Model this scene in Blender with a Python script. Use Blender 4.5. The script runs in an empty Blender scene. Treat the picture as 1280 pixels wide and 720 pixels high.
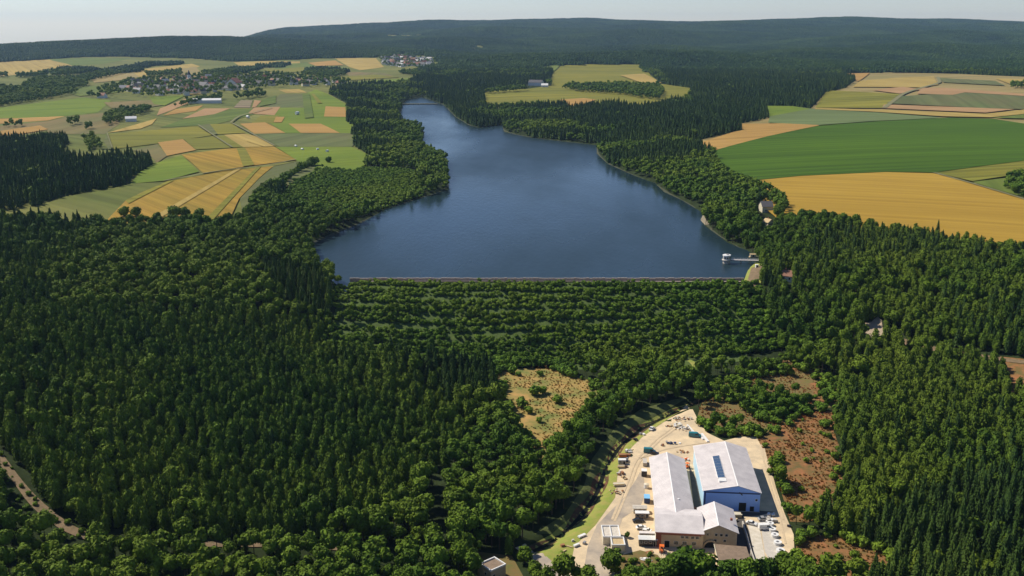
import bpy, bmesh, math, random
import numpy as np
from mathutils import Vector, Matrix
random.seed(7); rng = np.random.default_rng(7)
scene = bpy.context.scene; COL = scene.collection
R = math.radians

# ------------------------------------------------------------------ camera, sky, sun, exposure
CAM_H = 180.0; PITCH = 15.0; FPX = 1229.0
cam_d = bpy.data.cameras.new('camera'); cam = bpy.data.objects.new('camera', cam_d); COL.objects.link(cam)
cam.location = (0, 0, CAM_H); cam.rotation_euler = (R(90 - PITCH), 0, 0)
cam_d.sensor_width = 36; cam_d.lens = 36 * FPX / 1280; cam_d.clip_start = 1; cam_d.clip_end = 60000
scene.camera = cam
SUN_EL = 47.0; SUN_AZ = -60.0            # azimuth clockwise from +Y (view direction)
world = bpy.data.worlds.new('World'); scene.world = world; world.use_nodes = True
wn = world.node_tree.nodes; wl = world.node_tree.links
bg = wn['Background']; sky = wn.new('ShaderNodeTexSky'); sky.sky_type = 'NISHITA'; sky.sun_disc = False
sky.sun_elevation = R(SUN_EL); sky.sun_rotation = R(SUN_AZ); sky.altitude = 1500
sky.air_density = 1.0; sky.dust_density = 0.05; sky.ozone_density = 2.0
tint = wn.new('ShaderNodeMix'); tint.data_type = 'RGBA'; tint.blend_type = 'MULTIPLY'; tint.inputs[0].default_value = 1.0
tint.inputs[7].default_value = (.96, .96, 1.09, 1); wl.new(sky.outputs[0], tint.inputs[6])      # one even tint over the whole sky: cool summer air
wl.new(tint.outputs[2], bg.inputs[0]); bg.inputs[1].default_value = 0.084
sd = bpy.data.lights.new('sun', 'SUN'); sun = bpy.data.objects.new('sun', sd); COL.objects.link(sun)
sd.energy = 5.0; sd.angle = R(0.5); sd.color = (1.0, 0.93, 0.80)
sv = Vector((math.sin(R(SUN_AZ)) * math.cos(R(SUN_EL)), math.cos(R(SUN_AZ)) * math.cos(R(SUN_EL)), math.sin(R(SUN_EL))))
sun.rotation_euler = sv.to_track_quat('Z', 'Y').to_euler(); sun.location = (0, 0, 400)
scene.view_settings.view_transform = 'Standard'; scene.view_settings.look = 'None'
scene.view_settings.exposure = 0.15; scene.view_settings.gamma = 1.0
scene.render.engine = 'CYCLES'
scene.cycles.max_bounces = 5; scene.cycles.diffuse_bounces = 2; scene.cycles.glossy_bounces = 2
scene.cycles.volume_bounces = 0; scene.cycles.transmission_bounces = 2; scene.cycles.caustics_reflective = False

# ------------------------------------------------------------------ places: pixel of the photograph -> point on the ground
CP, SP = math.cos(R(PITCH)), math.sin(R(PITCH))
def ray(u, v):
    a = (u - 640) / FPX; b = (360 - v) / FPX
    return a, CP + b * SP, -SP + b * CP
def G(u, v, z=0.0):
    r = ray(u, v); t = (z - CAM_H) / r[2]
    return (r[0] * t, r[1] * t)
def proj(x, y, z):
    dz = z - CAM_H; zc = y * CP - dz * SP; yc = y * SP + dz * CP
    return 640 + FPX * x / zc, 360 - FPX * yc / zc

def sm(t):
    t = np.clip(t, 0, 1); return t * t * (3 - 2 * t)
def poly_dist(px, py, P, closed=True):
    d = np.full(px.shape, 1e9); n = len(P)
    for i in range(n if closed else n - 1):
        ax, ay = P[i]; bx, by = P[(i + 1) % n]
        dx, dy = bx - ax, by - ay; L = dx * dx + dy * dy + 1e-9
        t = np.clip(((px - ax) * dx + (py - ay) * dy) / L, 0, 1)
        d = np.minimum(d, (px - ax - t * dx) ** 2 + (py - ay - t * dy) ** 2)
    return np.sqrt(d)
def inside(px, py, P):
    P = np.asarray(P, float); c = np.zeros(px.shape, bool)
    bb = (px >= P[:, 0].min()) & (px <= P[:, 0].max()) & (py >= P[:, 1].min()) & (py <= P[:, 1].max())
    if not bb.any(): return c
    X = px[bb]; Y = py[bb]; cc = np.zeros(X.shape, bool); n = len(P)
    for i in range(n):
        x1, y1 = P[i]; x2, y2 = P[(i + 1) % n]
        if y1 == y2: continue
        cc ^= ((y1 > Y) != (y2 > Y)) & (X < (x2 - x1) * (Y - y1) / (y2 - y1) + x1)
    c[bb] = cc; return c

LAKE_Z = 22.0
lake_px = [(441,352.6),(432,347,1),(402,325,1),(391,311,1),(388.6,305),(422,291.5),(453,278),(483,261),(532,246),(561,236.5),(560,207),(555,197),
 (532,189),(528,172),(531,165),(520,160),(505,156),(498,146),(502,138),(503,130),(509,125),(527,121.5),(542,126),(556,132),(569,146),(587,157),(600,160),
 (628,156),(630,165),(664,172),(698,176),(746,181.5),(746,192),(760,205),(794,220),(819,229),(830,240),(852,250),(872,262),(880,268),(876,275),
 (882,283),(899,295),(909,303),(934,313),(948,322),(944,329),(935,338),(928,352.6)]
LAKE = [G(p[0], p[1], LAKE_Z + (9 if len(p) > 2 else 0)) for p in lake_px]
AXIS = [(60, 570), (75, 450), (75, 380), (62, 310), (50, -100)]
STREAM_PX = [(900,487),(870,500),(838,513),(803,531),(776,551),(757,580),(747,610),(728,638),(702,663),(682,676),(662,685)]
STREAM = [G(*p) for p in STREAM_PX]

RX = np.array([-12000,-6000,-3400,-3030,-2600,-1900,-1130,0,860,1300,1880,2700,3590,4500,5470,9000,12000], float)
RZ = np.array([34,38,74,94,116,150,184,203,214,202,192,214,226,205,178,150,140], float) - 34
R1X = np.array([-9000,-3600,-2750,-2300,-1850,-1500,-1200,-900,-400,200], float)
R1A = np.array([0,8,24,46,56,62,56,40,18,0], float)
def hz(x, y):
    x = np.asarray(x, float); y = np.asarray(y, float)
    dl = poly_dist(x, y, LAKE); ins = inside(x, y, LAKE)
    hu = LAKE_Z + np.minimum(dl * 0.25, 2.0) + 13 * (1 - np.exp(-dl / 240.0))
    hu = hu + (1 - np.exp(-dl / 500.0)) * (3.5 * np.sin(x / 310 + 1) * np.sin(y / 420) + 2.0 * np.sin(x / 170 + y / 230))
    p = sm((y - 4300) / 6400.0) ** 1.15
    hu = hu + np.interp(x * 10500 / np.maximum(y, 1000), RX, RZ) * p * (1 - 0.4 * sm((y - 10700) / 3000))
    hu = hu + np.interp(x * 5300 / np.maximum(y, 1000), R1X, R1A) * np.exp(-((y - 5300) / 680.0) ** 2)
    hu = hu - sm((-.215 - x / np.maximum(y, 1000)) / .10) * np.maximum(y - 5500, 0) * .034
    a = sm((y - 4400) / 2200.0) * (1 - .6 * sm((y - 8500) / 2000)) + .75 * sm((x / np.maximum(y, 1000) + .12) / .06) * sm((y - 2800) / 1200.0) * (1 - sm((y - 4400) / 2200.0))
    hu = hu + a * (32 * np.sin(x / 680 + y / 1000) * np.sin(y / 360 + .9 * np.sin(x / 700)) + 15 * np.sin(x / 340 - y / 210) + 7 * np.sin(x / 150 + y / 260))
    hu = np.where(ins, LAKE_Z - np.minimum(dl * 0.2, 4.0) - 0.25, hu)
    da = poly_dist(x, y, AXIS, False)
    hv = 30 * sm((da - 68) / 330.0) + sm((da - 70) / 60) * 1.2 * np.sin(x / 37) * np.sin(y / 45)
    w = 63 + 170 * sm((np.abs(x - 25) - 125) / 160.0)
    t = sm((593 - y) / w * 1.0) * .35 + .65 * np.clip((593 - y) / w, 0, 1)
    h = hu * (1 - t) + hv * t
    ds = poly_dist(x, y, STREAM, False)
    return h - 2.4 * np.exp(-(ds / 3.3) ** 2)
def hz1(x, y): return float(hz(np.array([x]), np.array([y]))[0])
def on_ground(pts, raise_h=10.0):
    """pixels (u, v[, 1]) -> ground points; a trailing 1 marks a pixel that shows tree tops"""
    u = np.array([p[0] for p in pts], float); v = np.array([p[1] for p in pts], float)
    up = np.array([raise_h if len(p) > 2 else 0.0 for p in pts])
    a = (u - 640) / FPX; b = (360 - v) / FPX
    rx, ry, rz = a, CP + b * SP, -SP + b * CP
    s = np.full(u.shape, max(200.0, .9 * float(((100 - CAM_H) / np.minimum(rz, -.002)).min()))); hit = np.full(u.shape, 13000.0); done = np.zeros(u.shape, bool)
    while s[0] < 13000:
        n = s * 1.02
        z = CAM_H + rz * n; g = hz(rx * n, ry * n) + up
        new = (z < g) & ~done
        if new.any():
            l = s.copy(); h = n.copy()
            for _ in range(12):
                m = (l + h) / 2; bel = (CAM_H + rz * m) < hz(rx * m, ry * m) + up
                h = np.where(bel, m, h); l = np.where(bel, l, m)
            hit = np.where(new, h, hit); done |= new
        if done.all(): break
        s = n
    return [(float(rx[i] * hit[i]), float(ry[i] * hit[i])) for i in range(len(pts))]

# ------------------------------------------------------------------ materials
def nm(m): return m.node_tree.nodes, m.node_tree.links
def mat(name, col, rough=0.7, metal=0.0, var=0.0, scale=1.0, col2=None, bump=0.0, spec=0.3):
    m = bpy.data.materials.new(name); m.use_nodes = True; n, l = nm(m); p = n['Principled BSDF']
    p.inputs['Roughness'].default_value = rough; p.inputs['Metallic'].default_value = metal
    p.inputs['Specular IOR Level'].default_value = spec
    p.inputs['Base Color'].default_value = (*col, 1)
    if var or col2 or bump:
        g = n.new('ShaderNodeNewGeometry'); t = n.new('ShaderNodeTexNoise'); t.inputs['Scale'].default_value = scale
        t.inputs['Detail'].default_value = 6; t.inputs['Roughness'].default_value = .62
        l.new(g.outputs['Position'], t.inputs['Vector'])
        r = n.new('ShaderNodeValToRGB'); r.color_ramp.elements[0].position = .35; r.color_ramp.elements[1].position = .68
        c2 = col2 or tuple(c * (1 - var) for c in col)
        r.color_ramp.elements[0].color = (*c2, 1); r.color_ramp.elements[1].color = (*col, 1)
        l.new(t.outputs[0], r.inputs[0]); l.new(r.outputs[0], p.inputs['Base Color'])
        if bump:
            b = n.new('ShaderNodeBump'); b.inputs['Strength'].default_value = bump; b.inputs['Distance'].default_value = .3
            l.new(t.outputs[0], b.inputs['Height']); l.new(b.outputs[0], p.inputs['Normal'])
    return m
def field_mat(name, col, col2, ang=0.0, period=9.0, amt=0.25, blotch=0.012):
    """crop: two-tone blotches and drilling / mowing lines running along the field"""
    m = bpy.data.materials.new(name); m.use_nodes = True; n, l = nm(m); p = n['Principled BSDF']
    p.inputs['Roughness'].default_value = .9; p.inputs['Specular IOR Level'].default_value = .1
    g = n.new('ShaderNodeNewGeometry')
    mp = n.new('ShaderNodeMapping'); mp.inputs['Rotation'].default_value = (0, 0, ang); l.new(g.outputs['Position'], mp.inputs['Vector'])
    t = n.new('ShaderNodeTexNoise'); t.inputs['Scale'].default_value = blotch; t.inputs['Detail'].default_value = 7; t.inputs['Roughness'].default_value = .65
    mp3 = n.new('ShaderNodeMapping'); mp3.inputs['Scale'].default_value = (1, .35, 1); l.new(mp.outputs[0], mp3.inputs['Vector']); l.new(mp3.outputs[0], t.inputs['Vector'])
    r = n.new('ShaderNodeValToRGB'); r.color_ramp.elements[0].position = .36; r.color_ramp.elements[1].position = .64
    r.color_ramp.elements[0].color = (*col2, 1); r.color_ramp.elements[1].color = (*col, 1); l.new(t.outputs[0], r.inputs[0])
    # stripes: noise stretched along y of the rotated frame
    s = n.new('ShaderNodeTexNoise'); s.inputs['Scale'].default_value = 1.0; s.inputs['Detail'].default_value = 3
    mp2 = n.new('ShaderNodeMapping'); mp2.inputs['Scale'].default_value = (1.0 / period, .0012, 0); l.new(mp.outputs[0], mp2.inputs['Vector']); l.new(mp2.outputs[0], s.inputs['Vector'])
    rr = n.new('ShaderNodeMapRange'); rr.inputs['From Min'].default_value = .35; rr.inputs['From Max'].default_value = .65
    rr.inputs['To Min'].default_value = 1 - amt; rr.inputs['To Max'].default_value = 1 + amt * .4; l.new(s.outputs[0], rr.inputs[0])
    mx = n.new('ShaderNodeVectorMath'); mx.operation = 'SCALE'; l.new(r.outputs[0], mx.inputs[0]); l.new(rr.outputs[0], mx.inputs['Scale'])
    l.new(mx.outputs[0], p.inputs['Base Color']); return m
def foliage(name, dark, light, warm):
    m = bpy.data.materials.new(name); m.use_nodes = True; n, l = nm(m); p = n['Principled BSDF']
    p.inputs['Roughness'].default_value = .75; p.inputs['Specular IOR Level'].default_value = .12
    g = n.new('ShaderNodeNewGeometry'); oi = n.new('ShaderNodeObjectInfo')
    mx = n.new('ShaderNodeMix'); mx.data_type = 'RGBA'; mx.inputs[6].default_value = (*dark, 1); mx.inputs[7].default_value = (*light, 1)
    l.new(oi.outputs['Random'], mx.inputs[0])
    st = n.new('ShaderNodeTexNoise'); st.inputs['Scale'].default_value = .011; st.inputs['Detail'].default_value = 4; l.new(g.outputs['Position'], st.inputs['Vector'])
    rp = n.new('ShaderNodeMapRange'); rp.inputs['From Min'].default_value = .42; rp.inputs['From Max'].default_value = .66; rp.inputs['To Max'].default_value = .75
    l.new(st.outputs[0], rp.inputs[0])
    m2 = n.new('ShaderNodeMix'); m2.data_type = 'RGBA'; m2.inputs[7].default_value = (*warm, 1); l.new(rp.outputs[0], m2.inputs[0]); l.new(mx.outputs[2], m2.inputs[6])
    f = n.new('ShaderNodeTexNoise'); f.inputs['Scale'].default_value = .8; f.inputs['Detail'].default_value = 3; l.new(g.outputs['Position'], f.inputs['Vector'])
    fr = n.new('ShaderNodeMapRange'); fr.inputs['From Min'].default_value = .3; fr.inputs['From Max'].default_value = .7; fr.inputs['To Min'].default_value = .6; fr.inputs['To Max'].default_value = 1.45
    l.new(f.outputs[0], fr.inputs[0])
    sc = n.new('ShaderNodeVectorMath'); sc.operation = 'SCALE'; l.new(m2.outputs[2], sc.inputs[0]); l.new(fr.outputs[0], sc.inputs['Scale'])
    l.new(sc.outputs[0], p.inputs['Base Color']); return m

M = {}
M['forest_floor'] = mat('forest_floor', (.035, .05, .018), .95, var=.45, scale=.15, spec=.05)
M['broad'] = foliage('broadleaf_foliage', (.038, .084, .006), (.090, .155, .009), (.135, .180, .012))
M['spruce'] = foliage('spruce_foliage', (.018, .044, .009), (.036, .074, .011), (.060, .096, .012))
M['young'] = foliage('pine_foliage', (.036, .078, .006), (.086, .142, .010), (.130, .172, .013))
M['shrub'] = foliage('shrub_foliage', (.060, .125, .010), (.115, .195, .014), (.155, .215, .018))
M['bark'] = mat('bark', (.10, .075, .05), .9, var=.4, scale=3)
def _ff():
    m = foliage('far_forest_foliage', (.016, .044, .010), (.032, .072, .012), (.060, .105, .014))
    for q in m.node_tree.nodes:
        if q.type == 'TEX_NOISE' and abs(q.inputs['Scale'].default_value - .011) < 1e-4: q.inputs['Scale'].default_value = .0028
    return m
M['far_forest'] = _ff() if True else foliage('far_forest_foliage', (.016, .044, .010), (.032, .072, .012), (.060, .105, .014))

# ------------------------------------------------------------------ mesh helpers
def link(name, me, m=None, parent=None, kind=None):
    o = bpy.data.objects.new(name, me); COL.objects.link(o)
    if m and not me.materials: me.materials.append(m)
    if parent: o.parent = parent
    if kind: o['kind'] = kind
    return o
class MB:
    def __init__(s): s.v = []; s.f = []
    def add(s, vs, fs):
        b = len(s.v); s.v += [tuple(p) for p in vs]; s.f += [tuple(i + b for i in f) for f in fs]; return s
    def box(s, x0, y0, z0, x1, y1, z1, top=0.0):
        t = top
        return s.add([(x0,y0,z0),(x1,y0,z0),(x1,y1,z0),(x0,y1,z0),(x0+t,y0+t,z1),(x1-t,y0+t,z1),(x1-t,y1-t,z1),(x0+t,y1-t,z1)],
              [(3,2,1,0),(4,5,6,7),(0,1,5,4),(1,2,6,5),(2,3,7,6),(3,0,4,7)])
    def obox(s, c, L, W, H, rz=0.0, z=None):
        """box of length L (local x), width W, height H, bottom centre c"""
        ca, sa = math.cos(rz), math.sin(rz); z0 = c[2] if len(c) > 2 else 0
        q = [(-L/2,-W/2),(L/2,-W/2),(L/2,W/2),(-L/2,W/2)]
        q = [(c[0] + a*ca - b*sa, c[1] + a*sa + b*ca) for a, b in q]
        return s.add([(*p, z0) for p in q] + [(*p, z0 + H) for p in q], [(3,2,1,0),(4,5,6,7),(0,1,5,4),(1,2,6,5),(2,3,7,6),(3,0,4,7)])
    def prism(s, prof, y0, y1):
        """closed profile in (x, z) run from y0 to y1"""
        n = len(prof); vs = [(x, y0, z) for x, z in prof] + [(x, y1, z) for x, z in prof]
        fs = [tuple(range(n)), tuple(range(2*n-1, n-1, -1))] + [(i, i+n, (i+1) % n + n, (i+1) % n) for i in range(n)]
        return s.add(vs, fs)
    def prismx(s, prof, x0, x1):
        n = len(prof); vs = [(x0, y, z) for y, z in prof] + [(x1, y, z) for y, z in prof]
        fs = [tuple(range(n-1, -1, -1)), tuple(range(n, 2*n))] + [(i, (i+1) % n, (i+1) % n + n, i+n) for i in range(n)]
        return s.add(vs, fs)
    def cyl(s, c, r, h, n=16, r2=None, axis='z', cap=True):
        r2 = r if r2 is None else r2; vs = []
        for k in range(2):
            for i in range(n):
                a = 2*math.pi*i/n; q = (r2 if k else r)
                if axis == 'z': vs.append((c[0]+q*math.cos(a), c[1]+q*math.sin(a), c[2]+k*h))
                elif axis == 'y': vs.append((c[0]+q*math.cos(a), c[1]+k*h, c[2]+q*math.sin(a)))
                else: vs.append((c[0]+k*h, c[1]+q*math.cos(a), c[2]+q*math.sin(a)))
        fs = [(i, (i+1) % n, (i+1) % n + n, i+n) for i in range(n)]
        if cap: fs += [tuple(range(n-1, -1, -1)), tuple(range(n, 2*n))]
        return s.add(vs, fs)
    def tube(s, c, r, ri, h, n=20):
        vs = []
        for (q, z) in ((r, 0), (r, h), (ri, h), (ri, .15)):
            vs += [(c[0]+q*math.cos(2*math.pi*i/n), c[1]+q*math.sin(2*math.pi*i/n), c[2]+z) for i in range(n)]
        fs = []
        for k in range(3): fs += [(k*n+i, k*n+(i+1) % n, (k+1)*n+(i+1) % n, (k+1)*n+i) for i in range(n)]
        fs.append(tuple(range(3*n, 4*n)))
        return s.add(vs, fs)
    def mesh(s, name, m=None):
        me = bpy.data.meshes.new(name); me.from_pydata(s.v, [], s.f)
        bm = bmesh.new(); bm.from_mesh(me); bmesh.ops.recalc_face_normals(bm, faces=bm.faces); bm.to_mesh(me); bm.free()
        if m: me.materials.append(m)
        return me
    def build(s, name, m, parent=None, kind=None): return link(name, s.mesh(name, m), None, parent, kind)
def thing(name, label, cat, loc, rz=0.0, group=None):
    o = bpy.data.objects.new(name, None); COL.objects.link(o); o.empty_display_size = 1
    o.location = loc; o.rotation_euler = (0, 0, rz); o['label'] = label; o['category'] = cat
    if group: o['group'] = group
    return o
def tag(o, label, cat, group=None):
    o['label'] = label; o['category'] = cat
    if group: o['group'] = group
    return o

def drape(name, P, off, m, step, kind='structure'):
    bm = bmesh.new(); vs = [bm.verts.new((x, y, 0)) for x, y in P]
    try: f = bm.faces.new(vs)
    except ValueError: bm.free(); return None
    bmesh.ops.triangulate(bm, faces=[f])
    xs = [p[0] for p in P]; ys = [p[1] for p in P]
    for ax, lo, hi in ((0, min(xs), max(xs)), (1, min(ys), max(ys))):
        k = max(1, int((hi - lo) / step)); k = min(k, 110)
        for i in range(1, k):
            c = [0, 0, 0]; c[ax] = lo + (hi - lo) * i / k; nn = [0, 0, 0]; nn[ax] = 1
            bmesh.ops.bisect_plane(bm, geom=bm.verts[:] + bm.edges[:] + bm.faces[:], plane_co=c, plane_no=nn)
    bm.verts.ensure_lookup_table()
    co = np.array([v.co[:] for v in bm.verts]); z = hz(co[:, 0], co[:, 1]) + off
    for v, q in zip(bm.verts, z): v.co.z = q
    for f in bm.faces:
        if f.normal.z < 0: f.normal_flip()
        f.smooth = True
    bm.normal_update()
    for f in bm.faces:
        if f.normal.z < 0: f.normal_flip()
    me = bpy.data.meshes.new(name); bm.to_mesh(me); bm.free(); me.materials.append(m)
    return link(name, me, None, None, kind)
def ribbon(name, pts, w, off, m, step=4.0, wob=0.0, flat=None):
    """strip of width w along pts, draped"""
    P = [Vector((*p, 0)) for p in pts]; line = []
    for a, b in zip(P[:-1], P[1:]):
        k = max(1, int((b - a).length / step))
        for i in range(k): line.append(a.lerp(b, i / k))
    line.append(P[-1])
    for _ in range(3):
        line = [line[0]] + [(line[i-1] + line[i]*2 + line[i+1]) / 4 for i in range(1, len(line)-1)] + [line[-1]]
    nx = 9; V = []; F = []
    for i, p in enumerate(line):
        t = (line[min(i+1, len(line)-1)] - line[max(i-1, 0)]).normalized(); nrm = Vector((-t.y, t.x, 0))
        ww = w * (1 + wob * math.sin(i * .7) * .5 + wob * math.sin(i * .31 + 1) * .5)
        for j in range(nx): q = p + nrm * ww * (j / (nx-1) - .5); V.append([q.x, q.y, 0])
    V = np.array(V); V[:, 2] = (hz(V[:, 0], V[:, 1]) + off) if flat is None else flat
    for i in range(len(line)-1):
        for j in range(nx-1):
            a = i*nx + j; F.append((a, a+nx, a+nx+1, a+1))
    me = bpy.data.meshes.new(name); me.from_pydata(V.tolist(), [], F); me.materials.append(m)
    bm = bmesh.new(); bm.from_mesh(me)
    for f in bm.faces:
        if f.normal.z < 0: f.normal_flip()
        f.smooth = True
    bm.to_mesh(me); bm.free()
    return link(name, me, None, None, 'structure')

# ------------------------------------------------------------------ ground sheet to the horizon
NR, NC = 600, 420
ys = 60 * (14000 / 60) ** (np.arange(NR) / (NR - 1)); ss = np.linspace(-1, 1, NC)
GY = np.repeat(ys, NC); GX = np.tile(ss, NR) * (0.72 * GY + 190)
GZ = hz(GX, GY)
me = bpy.data.meshes.new('ground')
idx = np.arange(NR * NC).reshape(NR, NC); q = np.stack([idx[:-1, :-1], idx[:-1, 1:], idx[1:, 1:], idx[1:, :-1]], -1).reshape(-1, 4)
me.vertices.add(NR * NC); me.vertices.foreach_set('co', np.stack([GX, GY, GZ], -1).ravel())
me.loops.add(q.size); me.loops.foreach_set('vertex_index', q.ravel().astype(np.int32))
me.polygons.add(len(q)); me.polygons.foreach_set('loop_start', (np.arange(len(q)) * 4).astype(np.int32))
me.polygons.foreach_set('use_smooth', np.ones(len(q), bool)); me.update(); me.validate()
link('ground', me, M['forest_floor'], None, 'structure')

# ------------------------------------------------------------------ water
wm = bpy.data.materials.new('lake_water'); wm.use_nodes = True; n, l = nm(wm); p = n['Principled BSDF']
p.inputs['Base Color'].default_value = (.014, .030, .038, 1); p.inputs['Roughness'].default_value = .22; p.inputs['IOR'].default_value = 1.33; p.inputs['Specular IOR Level'].default_value = .42
g = n.new('ShaderNodeNewGeometry'); b = n.new('ShaderNodeBump'); b.inputs['Strength'].default_value = .35; b.inputs['Distance'].default_value = .6
mp = n.new('ShaderNodeMapping'); mp.inputs['Rotation'].default_value = (0, 0, .5); mp.inputs['Scale'].default_value = (1, .35, 1); l.new(g.outputs['Position'], mp.inputs['Vector'])
t1 = n.new('ShaderNodeTexNoise'); t1.inputs['Scale'].default_value = .35; t1.inputs['Detail'].default_value = 5; l.new(mp.outputs[0], t1.inputs['Vector'])
l.new(t1.outputs[0], b.inputs['Height']); l.new(b.outputs[0], p.inputs['Normal'])
t2 = n.new('ShaderNodeTexNoise'); t2.inputs['Scale'].default_value = .006; t2.inputs['Detail'].default_value = 5; l.new(mp.outputs[0], t2.inputs['Vector'])
rr = n.new('ShaderNodeMapRange'); rr.inputs['From Min'].default_value = .35; rr.inputs['From Max'].default_value = .65; rr.inputs['To Min'].default_value = .12; rr.inputs['To Max'].default_value = .42
l.new(t2.outputs[0], rr.inputs[0]); l.new(rr.outputs[0], p.inputs['Roughness'])
M['water'] = wm
# sheet reaches a little under the banks
bm = bmesh.new(); f = bm.faces.new([bm.verts.new((x, y, LAKE_Z)) for x, y in LAKE]); bmesh.ops.triangulate(bm, faces=[f])
me = bpy.data.meshes.new('lake'); bm.to_mesh(me); bm.free(); link('lake', me, wm, None, 'structure')
M['shore'] = mat('shore_stones', (.30, .25, .17), .95, var=.4, scale=.3)
M['dark_shore'] = mat('dark_shore_earth', (.07, .075, .04), .95, var=.4, scale=.3)
ribbon('lake_shore', LAKE[4:46], 2.0, .1, M['dark_shore'], 14, .8)
ribbon('shore_beach', on_ground([(698,178),(722,181.5),(744,184)]), 6, .25, M['shore'], 10, .3)
ribbon('shore_beach', on_ground([(874,268),(879,275),(884,281)]), 4, .25, M['shore'], 6, .3)
ribbon('inlet_causeway', [G(501,130.5,LAKE_Z), G(520,130,LAKE_Z), G(547,130.3,LAKE_Z)], 20, 0, M['dark_shore'], 20, flat=LAKE_Z + 1.2)
M['crest'] = mat('crest_gravel', (.34, .28, .22), .95, var=.3, scale=.4)
M['riprap'] = mat('crest_stone', (.42, .36, .31), .9, var=.4, scale=.8)
CREST = [(-104, 599.0), (20, 599.5), (148, 597.5)]
ribbon('dam_crest_road', CREST, 8, .35, M['crest'], 10)
mb = MB()
for x in np.arange(-103, 146, 2.0):
    j = random.uniform(-.15, .15); mb.obox((x + 1, 604.0, 22.2 + j * .3), 1.85, .9, 2.6 + j, random.uniform(-.02, .02))
mb.build('crest_parapet_stones', M['riprap'], None, 'stuff')

# ------------------------------------------------------------------ open land
def fm(name, c, c2, ang=0, per=9, amt=.22, bl=.012): M[name] = field_mat(name, c, c2, ang, per, amt, bl); return M[name]
fm('pasture', (0.189, 0.184, 0.046), (0.109, 0.131, 0.028), -.9, 16, .30, .006)
fm('pasture_tan', (0.320, 0.240, 0.096), (0.240, 0.200, 0.072), 1.2, 22, .2, .006)
fm('meadow_bright', (0.163, 0.210, 0.022), (0.112, 0.167, 0.018), .8, 12, .15)
fm('meadow_mid', (0.136, 0.168, 0.030), (0.093, 0.133, 0.024), .3, 12, .2)
fm('meadow_dull', (.11, .14, .045), (.13, .13, .05), .3, 14, .2)
fm('olive_crop', (0.224, 0.203, 0.028), (0.157, 0.159, 0.024), 1.35, 9, .3)
fm('wheat_gold', (0.387, 0.248, 0.038), (0.324, 0.200, 0.028), -1.1, 9, .16, .008)
fm('wheat_orange', (0.367, 0.221, 0.036), (0.261, 0.185, 0.028), -.72, 8, .26, .012)
fm('wheat_pale', (0.401, 0.292, 0.084), (0.324, 0.235, 0.064), -.5, 9, .2)
fm('stubble', (0.400, 0.243, 0.070), (0.333, 0.198, 0.054), 1.3, 8, .22)
fm('stubble_pink', (0.382, 0.236, 0.112), (0.320, 0.195, 0.088), 1.2, 10, .15)
fm('maize', (.068, .132, .006), (.050, .104, .006), 1.45, 6, .34, .006)
fm('grey_green', (0.136, 0.177, 0.065), (0.116, 0.150, 0.054), 1.5, 10, .15)
fm('brown_heath', (.20, .15, .06), (.14, .14, .05), 0, 20, .15)
fm('brown_plough', (.27, .20, .13), (.22, .19, .10), 1.3, 14, .5)

OPEN = []; WOODS = []
def opn(pts, m, off=.3, step=40, name='pasture'):
    P = on_ground(pts); OPEN.append(P); drape(name, P, off, m, step); return P
fld_n = [0]
def fld(name, m, pts, step=40):
    P = on_ground(pts); fld_n[0] += 1
    d = math.hypot(*P[0]); drape(name, P, .42 + .025 * fld_n[0], M[m], step)
left_open = [(-130,160),(-130,78),(0,78),(60,74),(110,71),(160,71),(240,73),(290,77),(330,76),(400,73),(425,72.5),(470,72),(500,67.5),(548,72),(548,84),(520,90),(528,97),
 (512,104),(480,107),(430,109),(411,117.5),(432.5,129),(434.5,139),(432.5,152.5),(450,163),(438,168),(450,175),(440,180),(467.5,198),(444,203,1),(421,201,1),(411,200,1),
 (397,200,1),(376,211,1),(357,219,1),(341,228,1),(318,239,1),(309,252,1),(304,270,1),(280,270,1),(211,270,1),(188,268,1),(149,271,1),(124,272,1),(79,268,1),(40,264,1),(-130,264,1)]
opn(left_open, M['pasture'])
right_open = [(1048,92.5),(1069,101),(1057,110),(1031,117),(1013,136),(989,133.5),(953,133.5),(961,148),(918,156),(930,164),(917,165.5),(875,175),(838,174),(842,178),(872,181),(889,191),(892,200),
 (900,215),(929,231),(950,238),(970,252),(985,262),(978,268,1),(1000,264,1),(1036,266,1),(1079,272,1),(1143,281,1),(1204,290,1),(1251,301,1),(1280,303,1),(1420,320,1),(1480,320,1),(1480,97),(1280,96),(1200,92.5),(1100,90.5)]
opn(right_open, M['pasture_tan'])
mid_open = [(659,84),(749,80),(808,81),(813,94),(827,105),(867,110.6),(857,126),(810,129,1),(790,129,1),(760,125,1),(745,127,1),(714,131,1),(700,127,1),(640,128,1),(608,130,1),(604,116),(620,113),(660,111),(690,107),(687,102),(692,90)]
opn(mid_open, M['olive_crop'])
for p in ([(588,57),(604,56.5),(603,61),(592,62)], [(470,46),(510,43.5),(540,44),(500,47)], [(700,78),(740,76),(742,78.5),(705,80)], [(1012,98),(1034,98),(1030,101),(1010,101)], [(925,71),(965,72),(962,74.5),(925,74)]):
    opn(p, M['pasture'], name='forest_meadow')
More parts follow.
